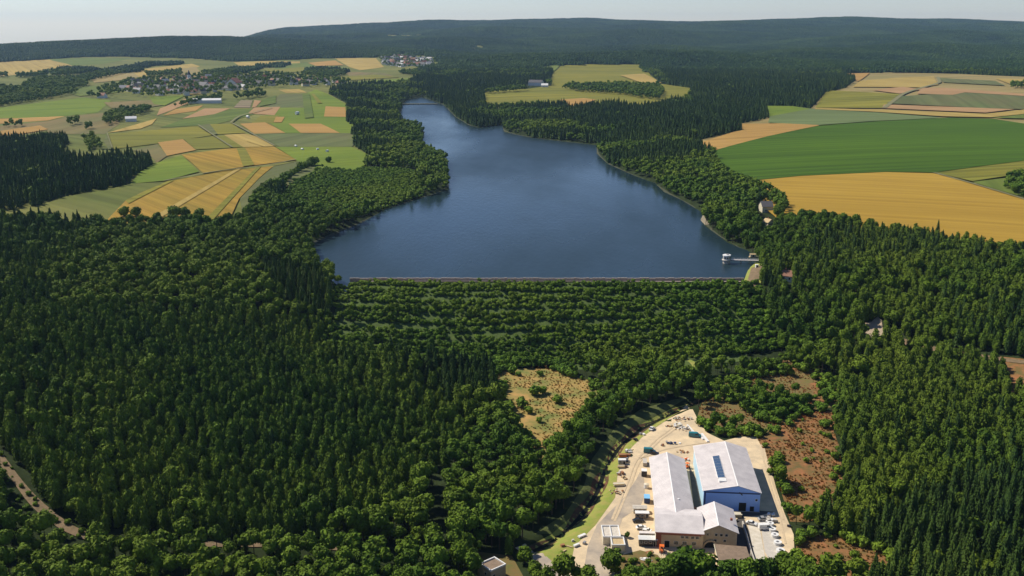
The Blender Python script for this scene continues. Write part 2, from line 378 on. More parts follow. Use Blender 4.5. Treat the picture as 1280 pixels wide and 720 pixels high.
# left fields
fld('wheat_field','wheat_pale',[(-20,77),(0,77),(71,74),(90,82.5),(56,90),(0,95.6),(-20,95)])
fld('wheat_field','wheat_pale',[(139,95.6),(169,88),(240,79.7),(250,83),(240,87),(161,98.4)])
fld('meadow','meadow_mid',[(60,74),(120,72.5),(160,74),(130,80),(92,82)])
fld('meadow','meadow_bright',[(-40,135),(0,135),(105,122),(139,126),(122,141),(56,148),(0,148),(-40,148)])
fld('stubble_field','stubble',[(-20,149),(0,149),(82,145.5),(60,151),(0,155),(-20,155)])
fld('heath_pasture','brown_heath',[(60,152),(82,147),(139,140),(150,155),(131,168),(84,168),(40,172),(0,170),(0,158)])
fld('wheat_field','wheat_pale',[(292,78),(330,76.5),(375,77),(375,79.5),(300,83)])
fld('wheat_field','wheat_pale',[(419,73),(470,73),(480,84),(450,88),(437,84)])
fld('meadow','meadow_bright',[(428,104),(460,101),(524,97),(512,103.5),(479,106.5),(430,108)])
fld('meadow','meadow_mid',[(350,80),(400,78),(440,86),(380,88),(340,88)])
fld('wheat_field','wheat_pale',[(348,112.5),(374,111.6),(384,116),(357.5,116.6)])
fld('meadow','meadow_bright',[(335,136),(395,112),(410,118),(432,130),(434,150),(450,163),(437,167),(357,167),(330,150)])
fld('meadow','meadow_dull',[(350,118),(387,118),(384,135),(335,135)])
fld('meadow','meadow_mid',[(228,150),(290,137),(340,136),(310,146),(265,157),(200,160)])
fld('stubble_field','stubble_pink',[(196,145),(200,136),(235,122.5),(238,128),(215,138)])
fld('stubble_field','stubble',[(204,145),(219,137),(254,132),(245,139)])
fld('stubble_field','stubble_pink',[(228,149),(256,136),(288,136),(267.5,143.4)])
fld('ploughed_field','brown_plough',[(292,135),(301,125.6),(316,125.6),(312.5,135)])
fld('stubble_field','stubble_pink',[(315,135),(318,125.6),(326.6,126.6),(320,134)])
fld('stubble_field','stubble_pink',[(318,135),(350.5,134),(343,144.7),(310,142.4)])
fld('wheat_field','olive_crop',[(325.6,145.7),(349,145),(341,154.5),(314,154.5)])
fld('stubble_field','stubble',[(407,133.5),(431.6,134.6),(433,146.7),(405,146.3)])
fld('stubble_field','stubble',[(300,155.4),(331,153.5),(357,167),(318,168)])
fld('stubble_field','stubble',[(360.6,155.4),(401,155.4),(425,167),(376,167)])
fld('wheat_field','wheat_pale',[(134,167),(196,148.7),(190,156),(176,161.5)])
fld('olive_field','olive_crop',[(133,169),(246,158.5),(265.6,170),(200,180),(141,187.6)])
fld('wheat_field','olive_crop',[(259.5,156),(290.6,155.4),(307,167),(267,169)])
fld('olive_field','olive_crop',[(230,175),(306,168),(343,184),(300,185),(245,188)])
fld('wheat_field','wheat_pale',[(280,169.5),(306,168),(320,171),(343,184),(304,185)])
fld('heath_pasture','brown_heath',[(165,189),(197,181),(209,196),(196,205),(186,193)])
fld('stubble_field','stubble',[(197.5,179),(228.6,175),(245,188.6),(209,196)])
fld('meadow','meadow_dull',[(318,168),(440,167.5),(446,178),(440,184.6),(349,184.6)])
fld('meadow','meadow_bright',[(345,184.8),(440,184.8),(467.5,198),(444,205,1),(411,203,1),(376,209,1),(370,201)])
fld('meadow','meadow_bright',[(164,231),(174,217),(192,206),(227,195.4),(249,216),(205,227.5)])
fld('wheat_field','wheat_orange',[(227,194.5),(280,187.5),(304,185.6),(343,184.6),(370,201),(341,205),(298,211),(254,218),(240,205)],25)
fld('meadow','meadow_dull',[(342,210),(372,203),(397,200,1),(357,222,1),(318,243,1),(304,268,1),(300,250),(324,225)],25)
fld('meadow','pasture',[(176,243),(209,229),(164,231),(130,240),(83,247),(55,257),(79,268,1),(125,268,1)],25)
fld('wheat_field','wheat_orange',[(280,215),(209,228.5),(176,243),(157,253),(125,268,1),(150,274,1),(211,274,1),(280,274,1),(299,250),(323.6,224.5),(342,209)],25)
for (m_, q) in (('wheat_pale',[(240,112),(262,110),(256,118),(236,119)]),('stubble',[(345,147),(356,147),(352,154),(342,154)]),('meadow_mid',[(60,110),(130,108),(150,116),(100,121)]),('pasture_tan',[(112,97),(165,90),(175,97),(150,101),(118,104)]),
        ('stubble',[(0,165),(50,158),(60,163),(30,168),(0,172)]),('meadow_mid',[(0,174),(60,168),(59,165),(30,170),(0,180)]),('brown_heath',[(130,129),(190,126),(210,131),(170,138),(139,136)]),('meadow_bright',[(187,122),(232,120),(206,133),(192,131)]),
        ('pasture_tan',[(240,90),(256,97),(300,94),(330,90),(345,92),(300,97),(235,98)]),('olive_crop',[(330,88),(380,84),(382,90),(345,92)]),('brown_heath',[(430,90),(480,92),(495,97),(440,99)]),('olive_crop',[(400,98),(440,101),(500,97),(470,94),(432,96)]),
        ('stubble',[(385,79),(419,76),(430,82),(395,83)]),('meadow_dull',[(250,158),(262,156),(272,169),(266,170)]),('meadow_mid',[(328,126),(345,120),(345,130),(324,134)]),('pasture_tan',[(270,100),(200,90),(245,84),(252,92)]),
        ('wheat_pale',[(308,178),(320,172),(343,184.5),(330,185)]),('meadow_dull',[(130,178),(135,188),(141,188),(133,169)])):
    fld({'wheat_pale': 'wheat_field', 'stubble': 'stubble_field'}.get(m_, 'meadow'), m_, q)
fld('wheat_field','wheat_pale',[(296,213),(303,212.5),(188,266,1),(176,266,1)],20)
fld('olive_field','olive_crop',[(322,210.5),(327,210),(258,270,1),(247,270,1)],20)
fld('wheat_field','olive_crop',[(210,228.5),(218,227.5),(161,257),(157,253)],20)
fld('wheat_field','olive_crop',[(296,187),(306,186),(318,208),(304,210)],20)
fld('meadow','meadow_mid',[(378,118),(387,118),(392,148),(381,149)],20)
fld('meadow','olive_crop',[(389,118),(393,118.5),(403,130),(397,130)],20)
# right fields
fld('maize_field','maize',[(900,188),(960,172),(1025,158.7),(1100,153),(1185,148.5),(1241,150),(1280,156),(1460,170),(1460,186),(1280,203),(1167,218),(1108,217),(1000,222),(930,229),(905,215),(892,200),(890,192)],25)
fld('wheat_field','wheat_gold',[(930,229.5),(1000,222.5),(1108,217.5),(1167,219),(1230,236),(1280,252),(1460,300),(1460,320,1),(1300,310,1),(1251,304,1),(1204,294,1),(1143,285,1),(1079,276,1),(1036,270,1),(985,272,1),(955,262),(945,243)],25)
fld('wheat_field','olive_crop',[(1170,218.3),(1280,203.5),(1460,186.5),(1460,205),(1280,219),(1215,229)])
fld('meadow','meadow_mid',[(1215,230),(1256,225),(1460,208),(1460,262),(1290,252),(1250,241)])
fld('wheat_field','stubble',[(872,181),(917,166.5),(930,164),(918,156.5),(1015,155.5),(1024,158.5),(960,172),(889,191)])
fld('meadow','grey_green',[(953,133.5),(990,134),(1020,138),(1095,142),(1180,148.5),(1090,153),(1024,158),(960,155),(962,147)])
fld('meadow','meadow_bright',[(953,133.5),(990,134),(1012,137.5),(962,147)])
fld('olive_field','olive_crop',[(1033.6,114),(1125,118.6),(1102,136.4),(1019,136)])
fld('meadow','meadow_dull',[(1125,121.6),(1206,117),(1280,121.6),(1460,127),(1460,141),(1280,138),(1226,136.4),(1108,130.5)])
fld('stubble_field','stubble_pink',[(1105,132),(1268,138),(1232,142.4),(1102,136.6)])
fld('wheat_field','wheat_pale',[(1019,136.3),(1102,138.8),(1232,143.8),(1280,138.5),(1460,142),(1280,144),(1238,148.3),(1179,147),(1090,141),(1019,138)])
fld('meadow','meadow_mid',[(1240,149),(1280,144.5),(1460,143),(1460,152),(1290,150)])
fld('wheat_field','wheat_pale',[(1075,102),(1120,98),(1167,96.3),(1173,106.7),(1152,110.5),(1066,109.7)])
fld('stubble_field','stubble',[(1048,93),(1087,92),(1072,103),(1066,98)])
fld('stubble_field','stubble_pink',[(1090,114),(1128.6,109.7),(1152,113),(1125,118.3)])
fld('stubble_field','stubble_pink',[(1152,111),(1179,111),(1280,118.6),(1280,121.4),(1206,116.8),(1191,120),(1146,118.4)])
fld('olive_field','meadow_dull',[(1173,98.4),(1244,102),(1256,108),(1179,104)])
fld('wheat_field','wheat_pale',[(1244,99),(1280,100),(1460,103),(1460,112),(1280,108),(1262,106)])
# middle
fld('meadow','meadow_mid',[(659,84),(700,82),(692,90),(688,88)])
fld('wheat_field','wheat_pale',[(775,95),(805,93),(827,105),(800,104)])
fld('wheat_field','stubble',[(700,126),(730,124),(745,126),(712,131,1)])
# tracks between the fields
M['track'] = mat('field_track', (.20, .19, .085), .95, var=.2, scale=.5)
for pts, w in (([(1105,136.5),(1128,119),(1152,111),(1175,104),(1172,97)], 14), ([(1167,218.5),(1230,236.5),(1282,253),(1460,302)], 5), ([(288,155),(300,146),(340,136)], 5),
               ([(370,201.5),(342,209),(298,213),(254,219),(205,229)], 3.5), ([(248,158),(267,171),(290,186)], 4), ([(290,155.5),(343,184)], 5), ([(134,168),(141,188)], 2)):
    P = on_ground(pts); ribbon('field_track', P, w * .6, .5 + .026 * fld_n[0], M['track'], 20)

# woods standing on the open land
def wood(*pts): WOODS.append(on_ground(list(pts)))
wood((-130,264,1),(-130,165,1),(40,170,1),(59,165,1),(79,163,1),(85,169,1),(72,181,1),(83,187,1),(106,193,1),(141,188,1),(164,188.6,1),(184,192.5,1),(193,202),(192,207),(174,217),(159,225.6),(164,229.5),(149,235),(114,239),(83,246),(55,255),(40,259))
wood((-130,134),(-130,111),(0,111.5),(26,113),(47,100),(94,100),(112,95.6),(150,88),(187,81.6),(223,78),(225,80),(187,84.4),(150,93.8),(109,103),(110,109),(81,114),(97,117),(75,122),(0,134))
wood((62,93),(75,87),(112,86),(116,90),(94,95),(66,96)); wood((127.5,152),(139,145),(148,140),(161,140),(187,136),(191,139),(161,150),(135,158))
wood((182,94),(227,91),(228,95),(184,97)); wood((103,163),(110,160),(117,159),(116,162.5)); wood((105,177),(114,172),(120,180),(127,187),(110,190))
wood((252.5,94),(275,90),(320,84.5),(320,87),(284,95),(256,96.6)); wood((382,92),(404,88),(432,93),(421,97.5),(384,95)); wood((218,135),(237,128),(277,123),(277,126),(237,131))
wood((292,125),(328,117),(333,121),(305,125)); wood((400,88),(424,87),(432,95),(400,97)); wood((494,91),(512,91.5),(533,91),(531,97),(514,95))
wood((325,85),(345,82.5),(362,80),(362,82),(345,85)); wood((20,96),(40,94),(60,95),(58,97.5),(20,98)); wood((-20,93),(10,95),(10,97),(-20,97))
wood((702,111),(726,109),(771,107),(822,109),(830,117),(825,126),(796,123),(777,119),(720,115)); wood((604,116),(640,113.5),(660,113),(650,115),(612,118))
wood((1252,236),(1262,226),(1330,222),(1330,252),(1270,248)); wood((1262,109),(1285,108),(1330,110),(1330,112),(1264,111))
wood((5,158),(30,157),(30,159),(5,160)); wood((84,156),(98,153),(98,156),(86,158))
wood((397,202,1),(376,213,1),(357,221,1),(341,230,1),(318,241,1),(308,256,1),(318,262),(345,245),(378,228),(402,214))
VILL1 = on_ground([(104,121),(128,112),(165,101),(230,98),(300,96),(345,94),(400,98),(440,103),(430,108),(400,109),(335,111),(300,116),(240,120),(190,125),(160,119),(120,125)])
VILL2 = on_ground([(472,72),(500,69.5),(546,75),(543,84),(500,86),(478,82)])

# ------------------------------------------------------------------ clearings, yard, tracks near the camera
M['dry_grass'] = mat('dry_grass', (.44, .26, .085), .95, scale=.10, col2=(.13, .16, .035), bump=.9)
M['bank_shade_grass'] = mat('shaded_bank_grass', (.10, .125, .028), .95, scale=.3, col2=(.07, .08, .025), bump=.6)  # shade on the left bank put into a darker green
M['slope_grass'] = mat('slope_grass', (.085, .13, .025), .95, scale=.3, col2=(.055, .085, .018), bump=.6)
M['grass'] = mat('bank_grass', (.19, .26, .035), .95, scale=.3, col2=(.30, .27, .07), bump=.4)
M['yard'] = mat('yard_gravel', (.74, .57, .35), .95, scale=.16, col2=(.52, .41, .27), bump=.3)
M['lane'] = mat('worn_asphalt', (.52, .42, .30), .9, scale=.12, col2=(.30, .255, .21))
M['heath'] = mat('heath_ground', (.32, .13, .05), .95, scale=.22, col2=(.12, .10, .03), bump=.8)
M['heath_green'] = mat('scrub_ground', (.13, .13, .035), .95, scale=.25, col2=(.20, .12, .045), bump=.8)
M['dirt'] = mat('forest_track_dirt', (.24, .16, .095), .95, scale=.5, col2=(.13, .10, .05))
M['bank'] = mat('red_brown_bank', (.16, .065, .03), .95, scale=.25, col2=(.035, .04, .018))
M['stream'] = mat('stream_water', (.012, .014, .010), .55, spec=.05)
M['concrete'] = mat('concrete', (.55, .50, .43), .9, scale=.8, col2=(.46, .42, .36))
M['white_gravel'] = mat('pale_concrete_dust', (.66, .60, .50), .95, scale=.5, col2=(.52, .46, .36))
def clear(pts, m=None, name=None, off=.05, step=5, rh=9.0):
    P = on_ground(pts, rh); OPEN.append(P)
    if m: drape(name, P, off, m, step)
    return P
drape('terraced_slope_grass', [(-106, 592), (-104, 520), (-40, 505), (60, 500), (130, 515), (148, 592)], .15, M['slope_grass'], 5)
for cu, cv, du, dv in ((984, 348, 8, 9), (957, 262, 14, 12), (961, 281, 7, 7), (670, 107, 14, 4)):
    OPEN.append(on_ground([(cu - du, cv - dv * .4), (cu + du, cv - dv * .4), (cu + du * .9, cv + dv, 1), (cu - du * .9, cv + dv, 1)], 7))
MEADOW = clear([(630,441),(652,453),(700,456),(722,472),(746,478),(756,493),(782,500),(750,512),(719,514,1),(706,530,1),(697,556,1),(661,548,1),(645,520,1),(622,490,1),(615,465)], M['dry_grass'], 'dry_meadow', .15)
YARD = [(858,506),(866,512),(874,528),(884,541),(905,551),(925,546),(948,546),(955,553),(962,580),(970,610),(980,640),(992,668),(993,690),(985,730),(950,738),(755,738),(722,738),(706,706),(716,683),(742,657),(767,622),(770,592),(785,562),(800,547),(830,526)]
clear([(875,494),(839,499),(797,512),(760,537),(736,573),(726,606),(703,638),(666,664),(648,680),(640,700),(650,722),(706,722),(860,540)], None)
clear(YARD, M['yard'], 'works_yard', .06)
drape('bank_grass', on_ground([(860,505),(836,512),(803,529),(772,549),(752,580),(742,612),(722,640),(690,668),(668,680),(668,690),(690,704),(712,712),(718,683),(744,657),(769,622),(772,592),(787,562),(802,547),(832,526),(860,510)]), .09, M['grass'], 1.6)
drape('bank_grass', on_ground([(862,496),(840,500),(800,512),(767,537),(740,574),(730,607),(707,642),(668,668),(690,668),(722,640),(742,612),(752,580),(772,549),(803,529)]), .05, M['bank_shade_grass'], 1.6)  # darker grass colour carries the shade left of the stream
ribbon('stream_bank', STREAM, 4.6, .13, M['bank'], 3, .6)
ribbon('stream', STREAM, 1.6, .22, M['stream'], 3, .3)
drape('asphalt_lane', on_ground([(800,590),(805,597),(806,618),(800,634),(778,648),(764,690),(762,722),(728,722),(735,682),(746,657),(762,640),(780,622),(795,600)]), .10, M['lane'], 6)
drape('shaded_asphalt_yard', on_ground([(861,582),(871,600),(880,636),(905,640),(930,637),(968,640),(948,645),(929,646),(938,668),(946,708),(935,712),(925,684),(905,684),(868,640)]), .11, mat('shaded_asphalt', (.10,.09,.08), .9, var=.3, scale=.5), 6)  # asphalt tone and the shadow of hall and office painted as one dark colour
drape('concrete_apron', on_ground([(950,652),(958,648),(966,655),(986,706),(968,712),(956,690)]), .12, M['concrete'], 6)
drape('concrete_apron', on_ground([(934,652),(948,652),(958,706),(946,710)]), .12, M['white_gravel'], 6)
M['wheel_track'] = mat('compacted_wheel_track', (.50, .39, .25), .95, scale=.6, col2=(.62, .48, .31))
for pts_ in ([(765,650),(782,610),(795,575),(822,548),(850,528)], [(768,652),(786,612),(799,577),(826,549),(853,530)], [(800,574),(828,562),(858,557),(885,553)], [(950,556),(958,590),(968,625),(975,650),(982,680)], [(953,556),(962,590),(972,625),(979,650)]):
    ribbon('wheel_track', on_ground(pts_), .8, .16, M['wheel_track'], 3, .3)
drape('weedy_patch', on_ground([(778,694),(800,688),(822,694),(832,706),(900,712),(930,712),(935,738),(765,738),(770,708)]), .14, M['heath_green'], 4)
WEED = on_ground([(778,696),(800,690),(822,696),(832,708),(900,714),(930,714),(935,738),(765,738),(770,708)])
LANE2 = on_ground([(650,683),(662,690),(680,703),(700,722),(718,745)])
ribbon('access_road', LANE2, 5.2, .16, M['lane'], 4)
HEATH1 = clear([(945,545),(955,545),(985,528),(1000,518),(1045,512),(1042,540),(1050,560),(1057,590,1),(1042,612,1),(1012,626,1),(990,625,1),(972,600)], M['heath'], 'heath_clearing', .12)
clear([(870,530),(905,545),(950,545),(985,528),(1000,515),(1046,508),(1048,488),(1030,468),(1000,458),(985,450),(960,455),(940,470),(905,480),(880,500),(872,520)], M['heath_green'], 'scrub_clearing', .08)
drape('heath_patch', on_ground([(958,458),(978,449),(988,455),(1000,464),(985,466),(968,464)]), .2, M['heath'], 5)
drape('heath_patch', on_ground([(1010,480),(1035,474),(1048,490),(1044,506),(1020,500)]), .2, M['heath'], 5)
HEATH2 = clear([(1000,672),(1040,668),(1080,680),(1120,690),(1125,722),(1060,735),(1000,720),(985,722),(993,690)], M['heath'], 'heath_clearing', .1)
clear([(1250,446),(1290,450),(1330,455),(1330,475,1),(1268,470,1)], M['heath'], 'heath_clearing', .15)
clear([(1076,405),(1089,403),(1097,396),(1102,401),(1104,418),(1098,424,1),(1084,418,1)], mat('pale_track_sand', (.42,.33,.23), .95, var=.2, scale=.3), 'track_junction', .3)
TR1 = on_ground([(1104,420),(1130,428),(1160,436),(1200,442),(1245,449),(1300,456)])
ribbon('forest_track', TR1, 3.6, .4, M['dirt'], 5, .3)
TR2 = on_ground([(-70,500),(-30,540),(0,573),(22,602),(45,632),(72,654),(105,674),(145,680),(190,676),(250,681),(310,682),(370,682),(430,684),(480,694)])
ribbon('forest_track', TR2, 3.6, .3, M['dirt'], 5, .25)
TR3 = on_ground([(860,470),(872,464),(868,452),(850,446),(820,440)])
ribbon('grass_path', TR3, 2.6, .2, M['grass'], 5, .3)
clear([(598,690),(640,695),(662,735),(665,775),(595,775)], M['heath_green'], 'pump_house_ground', .1)
clear([(926,362),(936,335),(944,329),(954,331),(952,345),(950,366)], M['grass'], 'abutment_grass', .25)
ribbon('abutment_road', on_ground([(939,358),(943,345),(946,334)]), 7, .45, M['dirt'], 5)
TRACKS = [(TR1, 5), (TR2, 4.6), (TR3, 4.5), (LANE2, 5), (CREST, 9), (on_ground([(548,590),(551,640),(556,700),(560,730)]), 2.5), (on_ground([(930,420),(905,440),(880,452),(868,470)]), 2.5)]
OPEN_NEAR_TRACK = [on_ground([(0,568),(60,640),(120,672),(118,684,1),(60,664,1),(0,604,1)], 8)]

# ------------------------------------------------------------------ trees
def ico_np(sub, seed, amp, rad, squash):
    bm = bmesh.new(); bmesh.ops.create_icosphere(bm, subdivisions=sub, radius=1.0); r = random.Random(seed)
    ph = [(Vector((r.gauss(0,1), r.gauss(0,1), r.gauss(0,1))).normalized(), r.uniform(.6, 1)) for _ in range(9)]
    for v in bm.verts:
        d = v.co.normalized(); k = max(p.dot(d) ** 6 * a if p.dot(d) > 0 else 0 for p, a in ph)
        v.co = d * rad * (1 - amp * .6 + amp * k + r.uniform(-.07, .07)); v.co.z *= squash
    V = [tuple(v.co) for v in bm.verts]; F = [tuple(v.index for v in f.verts) for f in bm.faces]; bm.free(); return V, F
def crown_broad(seed, nleaf, Rr=3.4, hc=8.0, sq=1.0, sub=2, leaf=.62, nl=8):
    r = random.Random(seed); mb = MB(); lobes = [(Vector((0, 0, hc)), Rr * .74)]
    for i in range(nl):
        a = i * 2.4 + r.uniform(-.4, .4); e = r.uniform(-.35, 1.0); d = Vector((math.cos(a) * math.cos(e), math.sin(a) * math.cos(e), math.sin(e)))
        lobes.append((Vector((0, 0, hc)) + d * Rr * r.uniform(.40, .62), Rr * r.uniform(.34, .52)))
    for i, (c, q) in enumerate(lobes):
        V, F = ico_np(sub if (i == 0 or sub < 2) else sub - 1, seed * 31 + i, .25, q, sq); mb.add([(v[0]+c.x, v[1]+c.y, v[2]+c.z) for v in V], F)
    for i in range(nleaf):
        c, q = lobes[r.randrange(len(lobes))]
        d = Vector((r.gauss(0, 1), r.gauss(0, 1), r.gauss(.35, 1))).normalized(); p = c + Vector((d.x, d.y, d.z * sq)) * q * r.uniform(.95, 1.2)
        nn = (d + Vector((r.uniform(-.8, .8), r.uniform(-.8, .8), r.uniform(-.5, .8)))).normalized()
        t = nn.orthogonal().normalized(); t.rotate(Matrix.Rotation(r.uniform(0, 6.28), 3, nn)); b2 = nn.cross(t); s = leaf * r.uniform(.6, 1.3)
        mb.add([p - t*s, p - b2*s*.6, p + t*s, p + b2*s*.7], [(0, 1, 2, 3)])
    return mb
def crown_conifer(seed, H=13.0, Rr=2.3, tiers=9, seg=11, z0=1.5, round_=0.0, leafy=60):
    r = random.Random(seed); mb = MB()
    for k in range(tiers):
        f = k / tiers; z = z0 + (H - z0) * f; zt = z0 + (H - z0) * min(1, (k + 1.75) / tiers)
        if round_: q = Rr * (1 - round_ * f ** 2.2) * math.sin(math.pi * (.22 + .78 * (1 - f)) ) ** .35 if f < .98 else Rr * .2
        else: q = Rr * (1 - f) ** .82 + .12
        if round_: q = Rr * max(.16, math.sqrt(max(0, 1 - ((f - .32) / .72) ** 2)))
        V = [(r.uniform(-.1, .1), r.uniform(-.1, .1), zt)]; a0 = r.uniform(0, 6)
        for i in range(seg):
            a = a0 + 2 * math.pi * i / seg; s = q * (1.12 if i % 2 else .72) * r.uniform(.8, 1.2)
            V.append((s * math.cos(a), s * math.sin(a), z - (.35 if i % 2 else -.1) + r.uniform(-.25, .25)))
        mb.add(V, [(0, 1 + i, 1 + (i + 1) % seg) for i in range(seg)])
    for i in range(leafy):
        f = r.random() ** 1.2; z = z0 + (H - z0) * f; a = r.uniform(0, 6.28)
        q = (Rr * (1 - f) ** .82 if not round_ else Rr * math.sqrt(max(0.03, 1 - ((f - .32) / .72) ** 2))) * r.uniform(.8, 1.12)
        s = r.uniform(.3, .6); p = Vector((q * math.cos(a), q * math.sin(a), z)); o = Vector((math.cos(a), math.sin(a), -.3)).normalized() * s; t = Vector((-math.sin(a), math.cos(a), .1)) * s * .6
        mb.add([p - o * .4 - t, p + o, p - o * .4 + t, p - o * .3 + Vector((0, 0, s * .9))], [(0, 1, 3), (1, 2, 3), (0, 2, 1)])
    return mb
def trunk_mb(H, r0, seed):
    r = random.Random(seed); mb = MB(); n = 6; rings = []
    x = y = 0.0
    for k in range(4):
        f = k / 3; q = r0 * (1 - .75 * f); x += r.uniform(-.1, .1); y += r.uniform(-.1, .1)
        rings.append([(x + q * math.cos(6.283*i/n), y + q * math.sin(6.283*i/n), H * f - (.6 if k == 0 else 0)) for i in range(n)])
    V = [p for g in rings for p in g]; F = [(k*n+i, k*n+(i+1) % n, (k+1)*n+(i+1) % n, (k+1)*n+i) for k in range(3) for i in range(n)]
    mb.add(V, F)
    for i in range(3):
        a = i * 2.1 + r.uniform(0, 1); z = H * r.uniform(.55, .75); L = H * .28; q = r0 * .35
        e = Vector((math.cos(a) * L * .7, math.sin(a) * L * .7, z + L * .7)); mb.add([(x-q, y, z), (x+q, y, z), (x, y+q, z-q), tuple(e)], [(0, 1, 3), (1, 2, 3), (2, 0, 3)])
    return mb
KINDS = {}
def mkkind(key, crowns, trunks, m):
    KINDS[key] = [(c.mesh(key + '_crown', M[m]), t.mesh(key + '_trunk', M['bark'])) for c, t in zip(crowns, trunks)]
mkkind('broadleaf_tree', [crown_broad(i, 420, Rr=3.3 + .2*i, hc=7.6 + .5*i, sq=[1.0, 1.12, .9, 1.05][i]) for i in range(4)], [trunk_mb(6.5, .28, i) for i in range(4)], 'broad')
mkkind('spruce_tree', [crown_conifer(10+i, 13 + i, 2.4, 11, 13, 1.2, 0, 130) for i in range(3)], [trunk_mb(11, .22, 10+i) for i in range(3)], 'spruce')
mkkind('pine_tree', [crown_conifer(20+i, 9.5 + .6*i, 1.75 + .15*i, 8, 11, 1.3, 1.0, 170) for i in range(3)], [trunk_mb(7, .16, 20+i) for i in range(3)], 'young')
mkkind('shrub', [crown_broad(40+i, 170, Rr=1.7, hc=1.3, sq=.85, sub=2, leaf=.36, nl=6) for i in range(3)], [trunk_mb(1.2, .08, 30+i) for i in range(3)], 'shrub')
KINDS['full'] = [(crown_broad(90+i, 460, Rr=3.6, hc=4.1, sq=1.12, nl=11).mesh('crown', M['broad']), trunk_mb(3.5, .3, 90+i).mesh('trunk', M['bark'])) for i in range(4)]
KINDS['poplar'] = [(crown_broad(95, 500, Rr=2.6, hc=6.5, sq=2.3, nl=11).mesh('crown', M['spruce']), trunk_mb(5, .3, 99).mesh('trunk', M['bark']))]
def join_mesh(name, parts):
    V = []; F = []; mi = []
    for me, k in parts:
        b = len(V); V += [tuple(v.co) for v in me.vertices]; F += [tuple(i + b for i in p.vertices) for p in me.polygons]; mi += [k] * len(me.polygons)
    o = bpy.data.meshes.new(name); o.from_pydata(V, [], F); o.polygons.foreach_set('material_index', mi); return o
def make_collection(name, meshes):
    c = bpy.data.collections.new(name)
    for i, me in enumerate(meshes): c.objects.link(bpy.data.objects.new('%s_source_%02d' % (name, i), me))
    return c
SRC = {}
for key, vs in KINDS.items():
    if key in ('full', 'poplar'): continue
    ms = []
    for c, t in vs:
        j = join_mesh(key, [(c, 0), (t, 1)]); j.materials.append(c.materials[0]); j.materials.append(t.materials[0]); ms.append(j)
    SRC[key] = make_collection(key, ms)
# lighter meshes for the distance
far = {}
far['broadleaf_tree'] = [crown_broad(60+i, 40, Rr=3.6, hc=7.0 + .6*i, sq=1.05, sub=1, leaf=.9, nl=5).mesh('far_crown', M['broad']) for i in range(3)]
far['spruce_tree'] = [crown_conifer(70+i, 13 + i, 2.6, 6, 8, 1.0, 0, 14).mesh('far_crown', M['spruce']) for i in range(2)]
far['pine_tree'] = [crown_conifer(80+i, 10, 2.1, 5, 8, 1.0, 1.0, 14).mesh('far_crown', M['young']) for i in range(2)]
SRCF = {k: make_collection('distant_' + k, v) for k, v in far.items()}
def patch(seed, size, n):
    r = random.Random(seed); mb = MB(); g = int(math.sqrt(n)); s = size / g
    for i in range(g):
        for j in range(g):
            x = (i + .5 + r.uniform(-.45, .45)) * s - size / 2; y = (j + .5 + r.uniform(-.45, .45)) * s - size / 2; q = s * r.uniform(.55, .85); h = r.uniform(8, 14.5)
            if r.random() < .45: V = [(x + q*.9*math.cos(a), y + q*.9*math.sin(a), h * .2) for a in (0, 1.57, 3.14, 4.71)] + [(x, y, h * 1.15)]; mb.add(V, [(0,1,4),(1,2,4),(2,3,4),(3,0,4)])
            else:
                V = [(x + q*math.cos(a+r.uniform(-.2,.2)), y + q*math.sin(a), h * .35) for a in (0,1.05,2.1,3.14,4.2,5.25)] + [(x + q*.62*math.cos(a+.5), y + q*.62*math.sin(a+.5), h*r.uniform(.8,.95)) for a in (0,1.57,3.14,4.71)] + [(x, y, h)]
                mb.add(V, [(0,1,6),(1,7,6),(1,2,7),(2,3,7),(3,8,7),(3,4,8),(4,5,9),(4,9,8),(5,0,9),(0,6,9),(6,7,10),(7,8,10),(8,9,10),(9,6,10)])
    return mb
PA = make_collection('canopy_small', [patch(i, 52, 56).mesh('canopy', M['far_forest']) for i in range(4)])
PB = make_collection('canopy_large', [patch(10+i, 104, 144).mesh('canopy', M['far_forest']) for i in range(4)])

